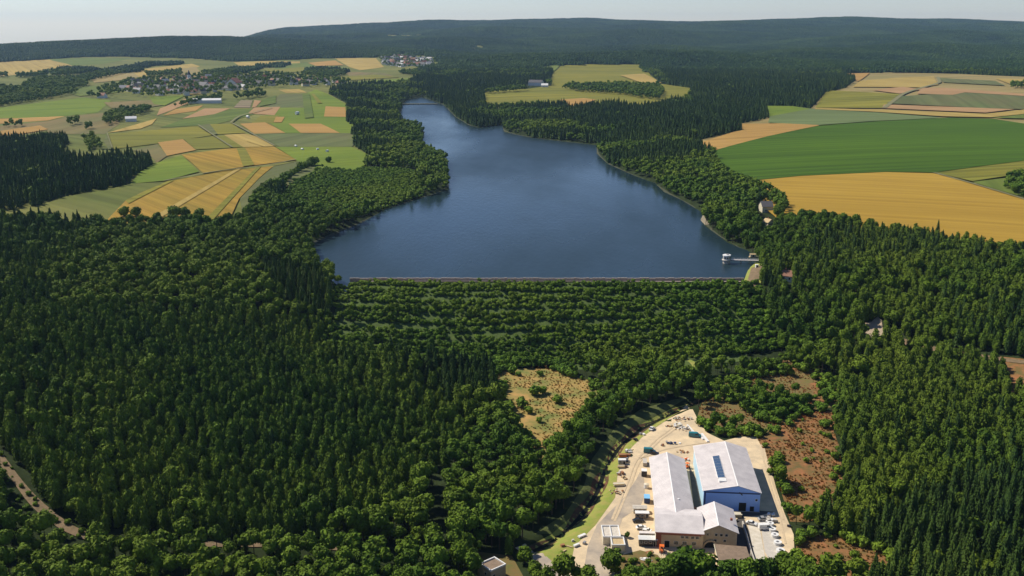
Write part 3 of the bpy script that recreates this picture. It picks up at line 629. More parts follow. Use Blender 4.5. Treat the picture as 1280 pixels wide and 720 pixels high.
def in_view(x, y): return np.abs(x) < .60 * y + 45
def forest_mask(x, y, extra_open=True):
    ok = in_view(x, y); opn_ = inside(x, y, LAKE)
    for P in OPEN: opn_ |= inside(x, y, P)
    w = np.zeros(x.shape, bool)
    for P in WOODS: w |= inside(x, y, P)
    opn_ &= ~w
    for P, q in TRACKS: opn_ |= poly_dist(x, y, P, False) < q / 2 + 1.6
    for P in OPEN_NEAR_TRACK: opn_ |= inside(x, y, P)
    # stones and road on the crest stay free
    opn_ |= (y > 530) & (y < 607) & (np.abs(x - 22) < 126)
    opn_ |= (poly_dist(x, y, LAKE) < .8)
    return ok & ~opn_
def vnoise(x, y, s, seed=0):
    return .5 + .25 * (np.sin(x / s + seed) * np.cos(y / s * 1.3 + seed * 2) + np.sin((x + y) / s * .71 + seed) * np.cos((x - y) / s * .53 + 1.7 * seed))
PX = dict(
 spruce=[[(325,320),(385,330),(432,350),(470,362),(560,400),(628,440),(614,495),(560,488),(520,455),(440,420),(420,395),(340,368)],
         [(-200,158),(200,158),(200,262),(-200,262)], [(318,228),(350,222),(395,232),(392,248),(350,250)],
         [(820,85),(1070,95),(1010,140),(960,152),(915,168),(815,172),(700,147),(720,126),(810,126),(870,128)], [(520,95),(700,95),(600,128),(575,150),(545,118)],
         [(1080,640),(1300,560),(1300,760),(1080,760)]],
 young=[[(-50,375),(300,380),(420,400),(520,455),(600,505),(560,560),(450,640),(300,665),(120,655),(-50,560)],
        [(1048,430),(1400,430),(1400,620),(1080,660),(1000,625),(1050,600)]],
 mixed=[[(930,275),(1400,300),(1400,440),(1000,448),(900,410)], [(-50,270),(120,270),(60,380),(-50,380)]],
 scrub=[[(375,205),(440,200),(520,205),(530,235),(440,262),(360,255),(345,245)], [(880,455),(1050,455),(1050,520),(880,540)]])
def species(x, y):
    z = hz(x, y) + 8; u, v = proj(x, y, z); n1 = vnoise(x, y, 38, 1); n2 = vnoise(x, y, 9, 3); rnd = rng.random(x.shape)
    s = np.zeros(x.shape, int)
    s[(y > 1100) & (n1 > .52)] = 1
    s[(y > 1900) & (n1 > .50)] = 1
    for P in PX['mixed']:
        m = inside(u, v, P); s[m & (rnd * .6 + n1 * .7 > .50)] = 2; s[m & (rnd * .5 + n1 * .8 > .86)] = 1
    for P in PX['young']:
        m = inside(u, v, P); s[m & (rnd * .5 + n1 * .35 + n2 * .3 > .30)] = 2; s[m & (rnd > .95)] = 1
    for P in PX['spruce']:
        m = inside(u, v, P); s[m & (rnd > .10)] = 1; s[m & (rnd < .05)] = 2
    for P in WOODS[1:]: s[inside(x, y, P)] = 0
    m = np.zeros(x.shape, bool)
    for P in PX['scrub']: m |= inside(u, v, P)
    s[m] = 3
    q = (rnd > .93) & (y < 1300); s[q & (s == 0)] = 2
    dam = (y < 590) & (y > 500) & (np.abs(x - 22) < 130); s[dam] = 4
    return s
def grid(y0, y1, sp, jit=.42):
    ysg = np.arange(y0, y1, sp); X = []; Y = []
    for i, yy in enumerate(ysg):
        w = .60 * yy + 45; xs = np.arange(-w, w, sp) + (sp / 2 if i % 2 else 0); X.append(xs); Y.append(np.full(xs.shape, yy))
    X = np.concatenate(X); Y = np.concatenate(Y)
    return X + rng.uniform(-jit, jit, X.shape) * sp, Y + rng.uniform(-jit, jit, Y.shape) * sp
names = ['broadleaf_tree', 'spruce_tree', 'pine_tree', 'shrub']
pts = {k: [] for k in names}      # x, y, scale, dist class
def collect(code, key, y0, y1, sp, s0, s1, jit=.42, keep=1.0):
    x, y = grid(y0, y1, sp, jit); m = forest_mask(x, y) & (rng.random(x.shape) < keep); x, y = x[m], y[m]
    m = species(x, y) == code; x, y = x[m], y[m]
    # edges of clearings carry lower trees
    pts[key].append(np.stack([x, y, rng.uniform(s0, s1, x.shape) * (0.85 + .3 * vnoise(x, y, 23, 5))], -1))
for y0, y1, k, sc in ((250, 760, 1.0, 1.0), (760, 1300, 1.12, 1.05), (1300, 2000, 1.35, 1.12), (2000, 3100, 1.75, 1.3)):
    collect(0, 'broadleaf_tree', y0, y1, 4.5 * k, .42 * sc, 1.06 * sc)
    collect(1, 'spruce_tree', y0, y1, 3.9 * k, .55 * sc, 1.08 * sc)
    if y0 < 1300:
        collect(2, 'pine_tree', y0, y1, 3.4 * k, .5 * sc, 1.15 * sc, .42)
        collect(3, 'shrub', y0, y1, 2.9 * k, .7, 1.5, .45, .85)
# scrub clearings: scattered bushes among low trees
x, y = grid(330, 560, 3.4); P = OPEN
def scatter_in(poly, sp, keep, key, s0, s1):
    Pg = np.array(poly); x, y = grid(Pg[:, 1].min(), Pg[:, 1].max(), sp, .48); m = inside(x, y, poly) & (rng.random(x.shape) < keep); x, y = x[m], y[m]
    pts[key].append(np.stack([x, y, rng.uniform(s0, s1, x.shape)], -1))
SCR = on_ground([(870,530),(905,545),(950,545),(985,528),(1000,515),(1046,508),(1048,488),(1030,468),(1000,458),(985,450),(960,455),(940,470),(905,480),(880,500),(872,520)])
Pg = np.array(SCR); x, y = grid(Pg[:, 1].min(), Pg[:, 1].max(), 3.1, .48)
m = inside(x, y, SCR) & (vnoise(x, y, 11, 2) + rng.uniform(-.12, .12, x.shape) > .47); x, y = x[m], y[m]; big = rng.random(x.shape) < .3
pts['shrub'].append(np.stack([x[~big], y[~big], rng.uniform(.8, 1.9, (~big).sum())], -1)); pts['broadleaf_tree'].append(np.stack([x[big], y[big], rng.uniform(.4, .75, big.sum())], -1))
scatter_in(on_ground([(955,548),(985,530),(1045,512),(1042,540),(1055,585),(1040,610),(1010,622),(975,600)]), 5, .16, 'shrub', .3, .9)
scatter_in(on_ground([(960,585),(975,600),(990,640),(1010,690),(995,700),(985,660),(970,620)]), 3.4, .25, 'shrub', .4, 1.1)
scatter_in(on_ground([(1000,672),(1040,668),(1080,680),(1120,690),(1125,722),(1000,725)]), 4, .3, 'shrub', .5, 1.4)
scatter_in(WEED, 2.6, .45, 'shrub', .3, .9)
scatter_in(OPEN_NEAR_TRACK[0], 2.6, .4, 'shrub', .3, .85)
# dam face: terraces of shrubs following the contour
for r_ in range(16):
    yy = 589 - r_ * 5.0 - (r_ > 6) * 2; xs = np.arange(-108, 152, 2.3)
    yl = yy - 5.0 * np.sin((xs + 108) / 260 * 3.14) * (.3 + r_ * .05) + (xs - 22) * .02 * r_ * .5 + 1.2 * np.sin(xs / 19 + r_ * 2.1)
    for dy, kp in ((0, .98), (1.3, .9), (2.6, .22)):
        m = rng.random(xs.shape) < kp * (1 if r_ % 3 != 2 else .8)
        pts['shrub'].append(np.stack([xs[m] + rng.uniform(-1.1, 1.1, m.sum()), yl[m] + dy + rng.uniform(-.9, .9, m.sum()), rng.uniform(.45, 1.25, m.sum()) * (.8 + .4 * vnoise(xs[m], yl[m], 14, r_))], -1))
    m = (rng.random(xs.shape) < (.05 + .018 * r_)) & (r_ > 0); pts['broadleaf_tree'].append(np.stack([xs[m], yl[m] - 1.2, rng.uniform(.3, .62, m.sum())], -1))
xs = np.arange(-104, 146, 3.1); m = rng.random(xs.shape) < .45; pts['shrub'].append(np.stack([xs[m], rng.uniform(592.5, 594.5, m.sum()), rng.uniform(.5, 1.0, m.sum())], -1))
# ragged edges of the clearings
for PP, sp_ in ((MEADOW, 2.3), (HEATH1, 5.0), (HEATH2, 3.4)):
    Pg = np.array(PP); x, y = grid(Pg[:, 1].min() - 8, Pg[:, 1].max() + 8, sp_, .48); dd = poly_dist(x, y, PP); ins_ = inside(x, y, PP)
    m = ins_ & (dd < 8.5 * vnoise(x, y, 6, 2)) & (rng.random(x.shape) < .8); pts['shrub'].append(np.stack([x[m], y[m], rng.uniform(.6, 1.7, m.sum())], -1))
# trees in the villages
for V, sp, kp in ((VILL1, 17, .8), (VILL2, 20, .6)):
    Pg = np.array(V); x, y = grid(Pg[:, 1].min(), Pg[:, 1].max(), sp, .48); m = inside(x, y, V) & (rng.random(x.shape) < kp); x, y = x[m], y[m]
    pts['broadleaf_tree'].append(np.stack([x, y, rng.uniform(.8, 1.5, x.shape)], -1))
for k in pts:
    pts[k] = np.concatenate(pts[k]); z = hz(pts[k][:, 0], pts[k][:, 1]); pts[k] = np.column_stack([pts[k], z])

TUFTS = []
def tufts(poly, sp, keep, key, s0, s1):
    Pg = np.array(poly); x, y = grid(Pg[:, 1].min(), Pg[:, 1].max(), sp, .48); m = inside(x, y, poly) & (rng.random(x.shape) < keep) & (vnoise(x, y, 7, 4) > .3); TUFTS.append((key, np.stack([x[m], y[m], rng.uniform(s0, s1, m.sum())], -1)))
tufts(MEADOW, 1.5, .6, 'dry', .35, 1.0); tufts(HEATH1, 1.4, .75, 'heath', .4, 1.1); tufts(SCR, 1.5, .6, 'heath', .4, 1.0); tufts(HEATH2, 1.4, .7, 'heath', .4, 1.1)
def tuft_mesh(seed, m):
    r = random.Random(seed); mb = MB()
    for i in range(16):
        a = r.uniform(0, 6.28); q = r.uniform(0, .55); c = Vector((q*math.cos(a), q*math.sin(a), 0)); h = r.uniform(.3, .75); d = Vector((r.uniform(-.3, .3), r.uniform(-.3, .3), h)); t = Vector((math.cos(a*3), math.sin(a*3), 0)) * .22
        mb.add([c - t, c + t, c + d + t*.5, c + d - t*.5], [(0, 1, 2, 3)])
    return mb.mesh('tuft', m)
def gn_group(name, coll):
    ng = bpy.data.node_groups.new(name, 'GeometryNodeTree')
    ng.interface.new_socket('Geometry', in_out='INPUT', socket_type='NodeSocketGeometry'); ng.interface.new_socket('Geometry', in_out='OUTPUT', socket_type='NodeSocketGeometry')
    n, l = ng.nodes, ng.links; gi = n.new('NodeGroupInput'); go = n.new('NodeGroupOutput'); io = n.new('GeometryNodeInstanceOnPoints'); ci = n.new('GeometryNodeCollectionInfo')
    ci.inputs['Collection'].default_value = coll; ci.inputs['Separate Children'].default_value = True; ci.inputs['Reset Children'].default_value = True
    def att(nm_, ty):
        a = n.new('GeometryNodeInputNamedAttribute'); a.data_type = ty; a.inputs['Name'].default_value = nm_; return [o for o in a.outputs if o.enabled][0]
    l.new(gi.outputs[0], io.inputs['Points']); l.new(ci.outputs[0], io.inputs['Instance']); io.inputs['Pick Instance'].default_value = True
    l.new(att('idx', 'INT'), io.inputs['Instance Index']); l.new(att('rot', 'FLOAT_VECTOR'), io.inputs['Rotation']); l.new(att('scl', 'FLOAT_VECTOR'), io.inputs['Scale'])
    l.new(io.outputs[0], go.inputs[0]); return ng
def scatter(name, coll, P, rot, scl, nvar, label=None):
    me = bpy.data.meshes.new(name); me.vertices.add(len(P)); me.vertices.foreach_set('co', np.ascontiguousarray(P, np.float32).ravel())
    a = me.attributes.new('idx', 'INT', 'POINT'); a.data.foreach_set('value', rng.integers(0, nvar, len(P)).astype(np.int32))
    a = me.attributes.new('rot', 'FLOAT_VECTOR', 'POINT'); a.data.foreach_set('vector', np.ascontiguousarray(rot, np.float32).ravel())
    a = me.attributes.new('scl', 'FLOAT_VECTOR', 'POINT'); a.data.foreach_set('vector', np.ascontiguousarray(scl, np.float32).ravel())
    o = link(name, me, None, None, 'stuff'); md = o.modifiers.new('scatter', 'NODES'); md.node_group = gn_group(name, coll)
    if label: o['label'] = label
    return o
GROUPTXT = {'broadleaf_tree': ('round green broadleaf tree', 'tree', 'broadleaf trees'), 'spruce_tree': ('dark pointed spruce', 'tree', 'spruce trees'),
            'pine_tree': ('slim young conifer', 'tree', 'young conifers'), 'shrub': ('bushy green shrub', 'shrub', 'shrubs')}
Z_TRK = TRACKS[1][0]; Z_STR = STREAM; Z_HEATH = OPEN[-7]
def zone(u, v, x, y):
    X, Y = np.array([x]), np.array([y]); dt = poly_dist(X, Y, Z_TRK, False)[0]; ds = poly_dist(X, Y, STREAM, False)[0]
    if 690 < u < 1000 and v > 630: return 'in front of the works yard'
    if u >= 1000 and v > 650: return 'in the lower right corner of the wood'
    if u >= 1000 and v > 560: return 'in the plantation right of the brown clearing'
    if u > 1050 and v > 430: return 'in the plantation below the pale track junction'
    if u > 870 and v > 530: return 'between the blue hall and the brown clearing'
    if u > 980 and v > 430: return 'on the scrub at the right, above the brown clearing'
    if u > 870 and v > 485: return 'in the lower scrub close behind the blue hall'
    if u > 870 and v > 430: return 'in the upper scrub behind the blue hall'
    if u > 870 and v > 350: return 'in the wood right of the terraced dam slope'
    if u > 870: return 'beside the lake, right of the dam'
    if v < 445 and u > 420: return 'on the terraced slope below the dam'
    if u > 600 and ds < 20: return 'along the wooded bank of the stream'
    if u > 600: return 'around the dry tan meadow'
    if dt < 13: return 'at the edge of the dirt track, lower left'
    if v > 655 and u < 300: return 'below the dirt track, bottom left corner'
    if v > 655: return 'below the dirt track, left of the pump house'
    if u < 200 and dt < 32: return 'a few rows above the track, near the left edge'
    if u < 200: return 'well above the dirt track near the left edge'
    if u < 400 and dt < 32: return 'a few rows above the dirt track, left of centre'
    if u < 400: return 'well above the dirt track, left of centre'
    if v < 560: return 'in the wood left of the dry meadow'
    return 'in the wood left of the stream bend'
PARTS3 = {'broadleaf_tree': (.76, .92), 'spruce_tree': (.75, .92), 'pine_tree': (.75, .95), 'shrub': (.95, 1.25)}
for key in names:
    A = pts[key]; u, v = proj(A[:, 0], A[:, 1], A[:, 3] + 4 * A[:, 2]); vis = (u > -5) & (u < 1285) & (v < 732) & (v > 0)
    d = np.hypot(A[:, 0], A[:, 1]); score = np.where(vis, A[:, 2] / d, 0)
    order = np.argsort(-score); single = np.zeros(len(A), bool); single[order[:300]] = True
    desc, cat, grp = GROUPTXT[key]; vs = KINDS[key]
    for i in np.nonzero(single)[0]:
        x, y, s, z = A[i]; zn = zone(u[i], v[i], A[i, 0], A[i, 1]); c, t = vs[int(rng.integers(len(vs)))]
        pk = PARTS3[key]; size = 'small ' if s < pk[0] else ('tall ' if s > pk[1] else '')
        e = thing(key, size + desc + ' ' + zn, cat, (x, y, z), random.uniform(0, 6.28), size + grp + ' ' + zn); e.scale = (s, s, s * random.uniform(.88, 1.15))
        o = bpy.data.objects.new('crown', c); o.parent = e; COL.objects.link(o); o = bpy.data.objects.new('trunk', t); o.parent = e; COL.objects.link(o)
    B = A[~single]
    near = B[:, 1] < 800 if key in SRCF else np.ones(len(B), bool)
    for tag_, sel, src in (('', near, SRC[key]), ('distant_', ~near, SRCF.get(key))):
        C = B[sel]
        if not len(C): continue
        sc = np.column_stack([C[:, 2], C[:, 2], C[:, 2] * rng.uniform(.85, 1.2, len(C))]); rt = np.column_stack([np.zeros((len(C), 2)), rng.uniform(0, 6.28, len(C))])
        nm_ = {'broadleaf_tree': 'broadleaf_forest', 'spruce_tree': 'spruce_forest', 'pine_tree': 'pine_plantation', 'shrub': 'shrubbery'}[key]
        scatter(tag_ + nm_, src, C[:, [0, 1, 3]], rt, sc, len(src.objects))
M['tuft_dry'] = foliage('dry_tufts', (.30, .20, .06), (.50, .30, .10), (.22, .22, .06)); M['tuft_heath'] = foliage('heath_tufts', (.34, .15, .05), (.46, .19, .06), (.20, .19, .045))
for key in ('dry', 'heath'):
    C = np.concatenate([a for k, a in TUFTS if k == key]); src = make_collection('tufts_' + key, [tuft_mesh(i, M['tuft_' + key]) for i in range(3)])
    scatter({'dry': 'dry_grass_tufts', 'heath': 'heather_tufts'}[key], src, np.column_stack([C[:, 0], C[:, 1], hz(C[:, 0], C[:, 1]) + .1]), np.column_stack([np.zeros((len(C), 2)), rng.uniform(0, 6.28, len(C))]), np.column_stack([C[:, 2]] * 3), 3)
print('TREES', {k: len(v) for k, v in pts.items()})
# far woods as canopy patches
def normal_rot(x, y, e):
    gx = (hz(x + e, y) - hz(x - e, y)) / (2 * e); gy = (hz(x, y + e) - hz(x, y - e)) / (2 * e); return np.arctan(gy), -np.arctan(gx)
for nm_, coll, y0, y1, sp, e in (('far_forest', PA, 3080, 6000, 44, 25), ('hill_forest', PB, 5980, 13200, 88, 50)):
    x, y = grid(y0, y1, sp, .2); m = forest_mask(x, y); 
    for V in (VILL1, VILL2): m &= ~inside(x, y, V)
    # a patch must not spill over a field
    for P in OPEN[:8]:
        near_ = (poly_dist(x, y, P) < sp * .45) & (y < 4200); m &= ~(near_ & inside(x, y, P))
    x, y = x[m], y[m]; rx, ry = normal_rot(x, y, e); k = rng.integers(0, 4, x.shape) * (math.pi / 2) * 0
    sc = np.column_stack([rng.uniform(.95, 1.1, x.shape)] * 2 + [rng.uniform(.8, 1.25, x.shape)])
    scatter(nm_, coll, np.column_stack([x, y, hz(x, y) - .5]), np.column_stack([rx, ry, k]), sc, 4); print(nm_, len(x))


# ------------------------------------------------------------------ the works: buildings
M['roof_light'] = mat('pale_metal_roof', (.70, .64, .61), .55, .0, scale=.25, col2=(.56, .51, .49), spec=.4)
M['roof_trim'] = mat('pale_roof_trim', (.78, .74, .70), .5)
M['blue_wall'] = mat('blue_metal_cladding', (.28, .50, .98), .5, scale=.3, col2=(.25, .45, .92), spec=.4)
M['blue_side'] = mat('pale_blue_cladding', (.50, .72, .86), .5, scale=.4, col2=(.46, .68, .82))
M['tan_wall'] = mat('tan_render', (.60, .48, .31), .9, scale=.6, col2=(.50, .39, .25))
M['red_brown'] = mat('red_brown_wall', (.34, .13, .08), .9, scale=.8, col2=(.28, .11, .07))
M['brown_roof'] = mat('brown_felt_roof', (.28, .20, .14), .9, scale=.7, col2=(.20, .145, .10), bump=.3)
M['glass'] = mat('window_glass', (.02, .03, .04), .12, spec=.6)
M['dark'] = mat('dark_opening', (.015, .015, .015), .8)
M['skylight'] = mat('skylight_glazing', (.06, .10, .17), .15, spec=.7)
M['white'] = mat('white_paint', (.80, .79, .76), .45, scale=1.5, col2=(.72, .70, .66))
M['cream'] = mat('cream_paint', (.72, .64, .48), .6, scale=1.5, col2=(.60, .54, .40))
M['grey'] = mat('grey_metal', (.36, .35, .34), .5, .3)
M['rubber'] = mat('tyre_rubber', (.02, .02, .02), .8)
M['teal'] = mat('teal_paint', (.012, .17, .20), .3, spec=.6)
M['blue_paint'] = mat('light_blue_paint', (.22, .50, .78), .5)
M['orange'] = mat('orange_paint', (.75, .16, .03), .5)
M['black'] = mat('black_paint', (.02, .02, .025), .35, spec=.5)
M['navy'] = mat('dark_blue_paint', (.03, .06, .16), .4)
M['rust'] = mat('rusty_scrap', (.42, .19, .08), .85, scale=2.5, col2=(.26, .13, .07))
M['timber'] = mat('sawn_timber', (.58, .44, .24), .85, scale=2, col2=(.46, .34, .18))
M['stone'] = mat('pale_stone', (.66, .60, .50), .9, scale=1.2, col2=(.50, .45, .38), bump=.4)
M['red_roof'] = mat('red_clay_tiles', (.27, .10, .065), .85, scale=1, col2=(.20, .08, .05))
M['dark_roof'] = mat('slate_roof', (.10, .095, .10), .7, scale=1, col2=(.075, .07, .075))
M['grey_roof'] = mat('pale_grey_roof', (.40, .39, .38), .7)
M['brown_tiles'] = mat('brown_clay_tiles', (.33, .17, .11), .85, scale=.8, col2=(.25, .13, .09))
HD = R(-5.5)
def gable(t, W, L, he, hr, frac=.5, walls=None, roof=None, over=.35, th=.16, hr2=None, he2=None):
    """walls + two roof slopes, ridge along local y; origin = front left corner"""
    he2 = he if he2 is None else he2; xr = W * frac
    wall = MB().prism([(0, -.5), (W, -.5), (W, he2), (xr, hr), (0, he)], 0, L).build('wall', walls, t)
    r = MB(); s1 = (hr - he) / xr; s2 = (hr - he2) / (W - xr)
    r.prism([(-over, he - s1*over + .02), (xr, hr + .02), (xr, hr + .02 + th), (-over, he - s1*over + .02 + th)], -over, L + over)
    r.prism([(xr + .001, hr + .02), (W + over, he2 - s2*over + .02), (W + over, he2 - s2*over + .02 + th), (xr + .001, hr + .02 + th)], -over, L + over)
    ro = r.build('roof', roof, t)
    MB().prism([(xr - .28, hr + .05 + th - s1*.28), (xr, hr + .10 + th), (xr + .28, hr + .05 + th - s2*.28), (xr, hr + .04 + th)], -over - .02, L + over + .02).build('ridge_cap', M['roof_trim'], ro)
    MB().box(-over - .16, -over, he - s1*over - .12, -over - .02, L + over, he - s1*over + .06).box(W + over + .02, -over, he2 - s2*over - .12, W + over + .16, L + over, he2 - s2*over + .06).build('gutter', M['roof_trim'], ro)
    sm_ = MB(); k = 1.0                      # standing seams of the metal sheets
    while k < L:
        for (x0, z0, x1, z1) in ((-over, he - s1*over, xr - .3, hr - s1*.3), (xr + .3, hr - s2*.3, W + over, he2 - s2*over)):
            z = .02 + th
            sm_.add([(x0, k-.03, z0+z-.02), (x1, k-.03, z1+z-.02), (x1, k+.03, z1+z-.02), (x0, k+.03, z0+z-.02), (x0, k-.02, z0+z+.05), (x1, k-.02, z1+z+.05), (x1, k+.02, z1+z+.05), (x0, k+.02, z0+z+.05)],
                    [(3,2,1,0),(4,5,6,7),(0,1,5,4),(1,2,6,5),(2,3,7,6),(3,0,4,7)])
        k += 1.0
    o = sm_.build('roof_seam', roof, ro, 'stuff')
    return wall, ro
def window(t, x, z, w, h, y=0.0, m='glass', name='window', frame='white'):
    f = MB().box(x - w/2 - .08, y - .05, z - .08, x + w/2 + .08, y - .005, z + h + .08).build(name, M[frame], t)
    MB().box(x - w/2, y - .07, z, x + w/2, y - .052, z + h).build('pane' if m == 'glass' else 'door_leaf', M[m], f); return f
# blue hall
hall = thing('factory_hall', 'large blue hall with pale metal gable roof and long skylight', 'hall', (73.3, 342.6, 0), R(-5.0))
HW, HL = 21.2, 41.0
wall, ro = gable(hall, HW, HL, 8.1, 10.6, .60, M['blue_wall'], M['roof_light'])
MB().box(-.07, .05, -.3, -.01, HL - .05, 8.0).build('side_cladding', M['blue_side'], wall)
MB().box(HW + .01, .05, -.3, HW + .06, HL - .05, 8.0).build('side_cladding', M['blue_side'], wall)
sl = 2.5 / (HW * .60)
sk = MB(); z_ = lambda x: 8.1 + sl * x + .18
x0, x1 = 6.0, 8.8
sk.add([(x0, 8, z_(x0)), (x1, 8, z_(x1)), (x1, 28, z_(x1)), (x0, 28, z_(x0)), (x0, 8, z_(x0)+.28), (x1, 8, z_(x1)+.28), (x1, 28, z_(x1)+.28), (x0, 28, z_(x0)+.28)], [(3,2,1,0),(4,5,6,7),(0,1,5,4),(1,2,6,5),(2,3,7,6),(3,0,4,7)])
skl = sk.build('skylight', M['white'], hall)
for i in range(8):
    ya, yb = 8.1 + i * 2.5, 8.1 + i * 2.5 + 2.28
    MB().add([(x0+.12, ya, z_(x0+.12)+.30), (x1-.12, ya, z_(x1-.12)+.30), (x1-.12, yb, z_(x1-.12)+.30), (x0+.12, yb, z_(x0+.12)+.30),
              (x0+.12, ya, z_(x0+.12)+.36), (x1-.12, ya, z_(x1-.12)+.36), (x1-.12, yb, z_(x1-.12)+.36), (x0+.12, yb, z_(x0+.12)+.36)], [(3,2,1,0),(4,5,6,7),(0,1,5,4),(1,2,6,5),(2,3,7,6),(3,0,4,7)]).build('pane', M['skylight'], skl)
MB().box(6.2, 4.6, 9.2, 9.0, 7.4, 10.25).build('roof_vent', M['white'], hall)
MB().box(.15, -.09, 7.35, HW - .15, -.02, 7.9).build('eaves_strip', M['navy'], wall)
MB().box(.25, -.08, 0, .75, -.02, 7.3).build('corner_strip', M['navy'], wall)
window(hall, 14.8, 0, 2.6, 3.6, 0, 'dark', 'sliding_door', 'navy'); window(hall, 18.4, 0, 1.4, 2.2, 0, 'dark', 'side_door', 'navy'); window(hall, 19.9, 4.6, .8, .8, 0)
MB().add([(13.2, -.12, 7.9), (13.5, -.12, 8.1), (14.7, -.12, 6.9), (14.4, -.12, 6.7), (13.2, -.03, 7.9), (13.5, -.03, 8.1), (14.7, -.03, 6.9), (14.4, -.03, 6.7)], [(3,2,1,0),(4,5,6,7),(0,1,5,4),(1,2,6,5),(2,3,7,6),(3,0,4,7)]).build('wall_bracket', M['black'], hall)
MB().box(-.3, -.35, -.4, HW + .3, -.1, .25).build('plinth', M['concrete'], hall)
# long barn, front wing and gabled office: one connected works building
bx, by = 53.2, 326.0
wb = thing('works_building', 'long pale-roofed works building with tan front wing and gabled office', 'factory', (0, 0, 0))
def sub(loc, rz): o = Matrix.Translation(Vector((*loc, 0))) @ Matrix.Rotation(rz, 4, 'Z'); return o
def placed(before, mt):
    for o in COL.objects:
        if o not in before and o.parent == wb: o.matrix_local = mt @ o.matrix_local
def snap(): return set(COL.objects)
b4 = snap(); w_, r_ = gable(wb, 13.7, 53.5, 4.8, 7.3, .5, M['tan_wall'], M['roof_light']); MB().cyl((8.6, 13, 6.5), .45, .5, 12).build('roof_vent', M['white'], r_)
placed(b4, sub((bx, by), R(-5.0)))
b4 = snap()     # front wing, ridge along x
wx = MB().prismx([(0, -.5), (17.5, -.5), (17.5, 6.0), (8.7, 8.2), (0, 6.0)], 0, 16.6).build('wall', M['tan_wall'], wb)
rr = MB(); s1 = 2.2 / 8.7
rr.prismx([(-.4, 6.0 - s1*.4 + .02), (8.7, 8.22), (8.7, 8.4), (-.4, 6.2 - s1*.4)], -.3, 16.9); rr.prismx([(8.7, 8.221), (17.9, 5.92), (17.9, 6.1), (8.7, 8.401)], -.3, 16.9)
rw = rr.build('roof', M['roof_light'], wb)
MB().box(-.32, -.58, 5.75, 16.9, -.42, 5.95).build('gutter', M['red_brown'], rw)
MB().box(-.06, -.06, -.3, 1.9, -.01, 5.8).build('wall_panel', M['red_brown'], wx)
MB().box(.2, -.10, 5.0, 15.8, -.02, 5.6).build('wall_band', M['red_brown'], wx)
MB().box(-.10, -.3, -.4, -.01, 17.4, 5.8).build('wall_trim', M['cream'], wx)
for x in (9.3, 10.9, 12.9, 14.5): window(wb, x, 3.9, 1.1, .9)
window(wb, 4.0, 0, 1.8, 2.6, 0, 'dark', 'door'); window(wb, 7.2, 1.4, 1.5, 1.2); window(wb, 10.2, 1.4, 1.5, 1.2); window(wb, 13.4, 1.4, 1.5, 1.2)
placed(b4, sub((51.2, 315.0), R(-6.0)))
b4 = snap()     # gabled office
w_, r_ = gable(wb, 12.2, 17.3, 6.3, 8.9, .46, M['tan_wall'], M['roof_light'], over=.45)
for x in (1.9, 4.9, 6.7, 8.5): window(wb, x, 4.6, .9, .9)
for x in (4.7, 8.0): window(wb, x, 2.4, .9, .9)
a = MB(); V = [(3.2 + 2.3 * math.cos(k * math.pi / 14), -.45, 2.3 * math.sin(k * math.pi / 14) * 1.05) for k in range(15)]; V2 = [(x, .3, z) for x, _, z in V]
a.add(V + V2, [tuple(range(15)), tuple(range(29, 14, -1))] + [(i, i+1, i+16, i+15) for i in range(14)]); ar = a.build('arched_door', M['dark'], wb)
a = MB(); q = [(3.2 + r * math.cos(k * math.pi / 14), z0, r * math.sin(k * math.pi / 14) * 1.05) for r, z0 in ((2.3, -.5), (2.9, -.5)) for k in range(15)]; q2 = [(x, .2, z) for x, _, z in q]
a.add(q + q2, [(i, i+1, i+16, i+15) for i in range(14)] + [(i+15, i+16, i+46, i+45) for i in range(14)] + [(i, i+30, i+31, i+1) for i in range(14)]); a.build('door_surround', M['tan_wall'], ar)
MB().box(10.2, 5, 8.2, 11, 5.8, 9.0).build('chimney', M['red_brown'], r_)
placed(b4, sub((67.6, 314.9), R(-6.0)))
# low brown-roofed shed
p = G(899, 706, 0)
t = thing('storage_shed', 'low shed with dark brown flat-pitched roof beside the tan gabled office', 'shed', (70.6, 300.0, 0), R(-4))
MB().prism([(0, -.4), (10.6, -.4), (10.6, 3.0), (0, 3.6)], 0, 10.0).build('wall', M['tan_wall'], t)
rf = MB().prism([(-.3, 3.62), (10.9, 2.99), (10.9, 3.17), (-.3, 3.8)], -.4, 10.3).build('roof', M['brown_roof'], t)
MB().box(-.45, -.5, 3.5, -.32, 10.3, 3.95).build('fascia', M['cream'], rf)
for x in (2, 4.6, 7.2): window(t, x, 1.2, 1.4, 1.1)
window(t, 9.3, 0, 1.2, 2.1, 0, 'dark', 'door')
# flat-roofed white-edged building left of the lane
def flat_block(t, x0, y0, x1, y1, h, walls, roofm):
    MB().box(x0, y0, -.5, x1, y1, h).build('wall', walls, t)
    MB().box(x0 + .3, y0 + .3, h + .003, x1 - .3, y1 - .3, h + .10).build('roof', roofm, t)
    pr = MB(); w = .38; pr.box(x0-.1, y0-.1, h+.002, x1+.1, y0+w-.1, h+.55); pr.box(x0-.1, y1-w+.1, h+.002, x1+.1, y1+.1, h+.55)
    pr.box(x0-.1, y0+w-.1, h+.002, x0+w-.1, y1-w+.1, h+.55); pr.box(x1-w+.1, y0+w-.1, h+.002, x1+.1, y1-w+.1, h+.55); return pr.build('parapet', M['white'], t)
g1 = G(754, 672, 3.0); g2 = G(772.8, 658, 3.0); g3 = G(765, 681.7, 3.0); g4 = G(779.6, 673, 3.0)
ox, oy = g1
t = thing('garage_block', 'flat-roofed garage block with white parapets, left of the long works building', 'garage', (ox, oy, 0), 0)
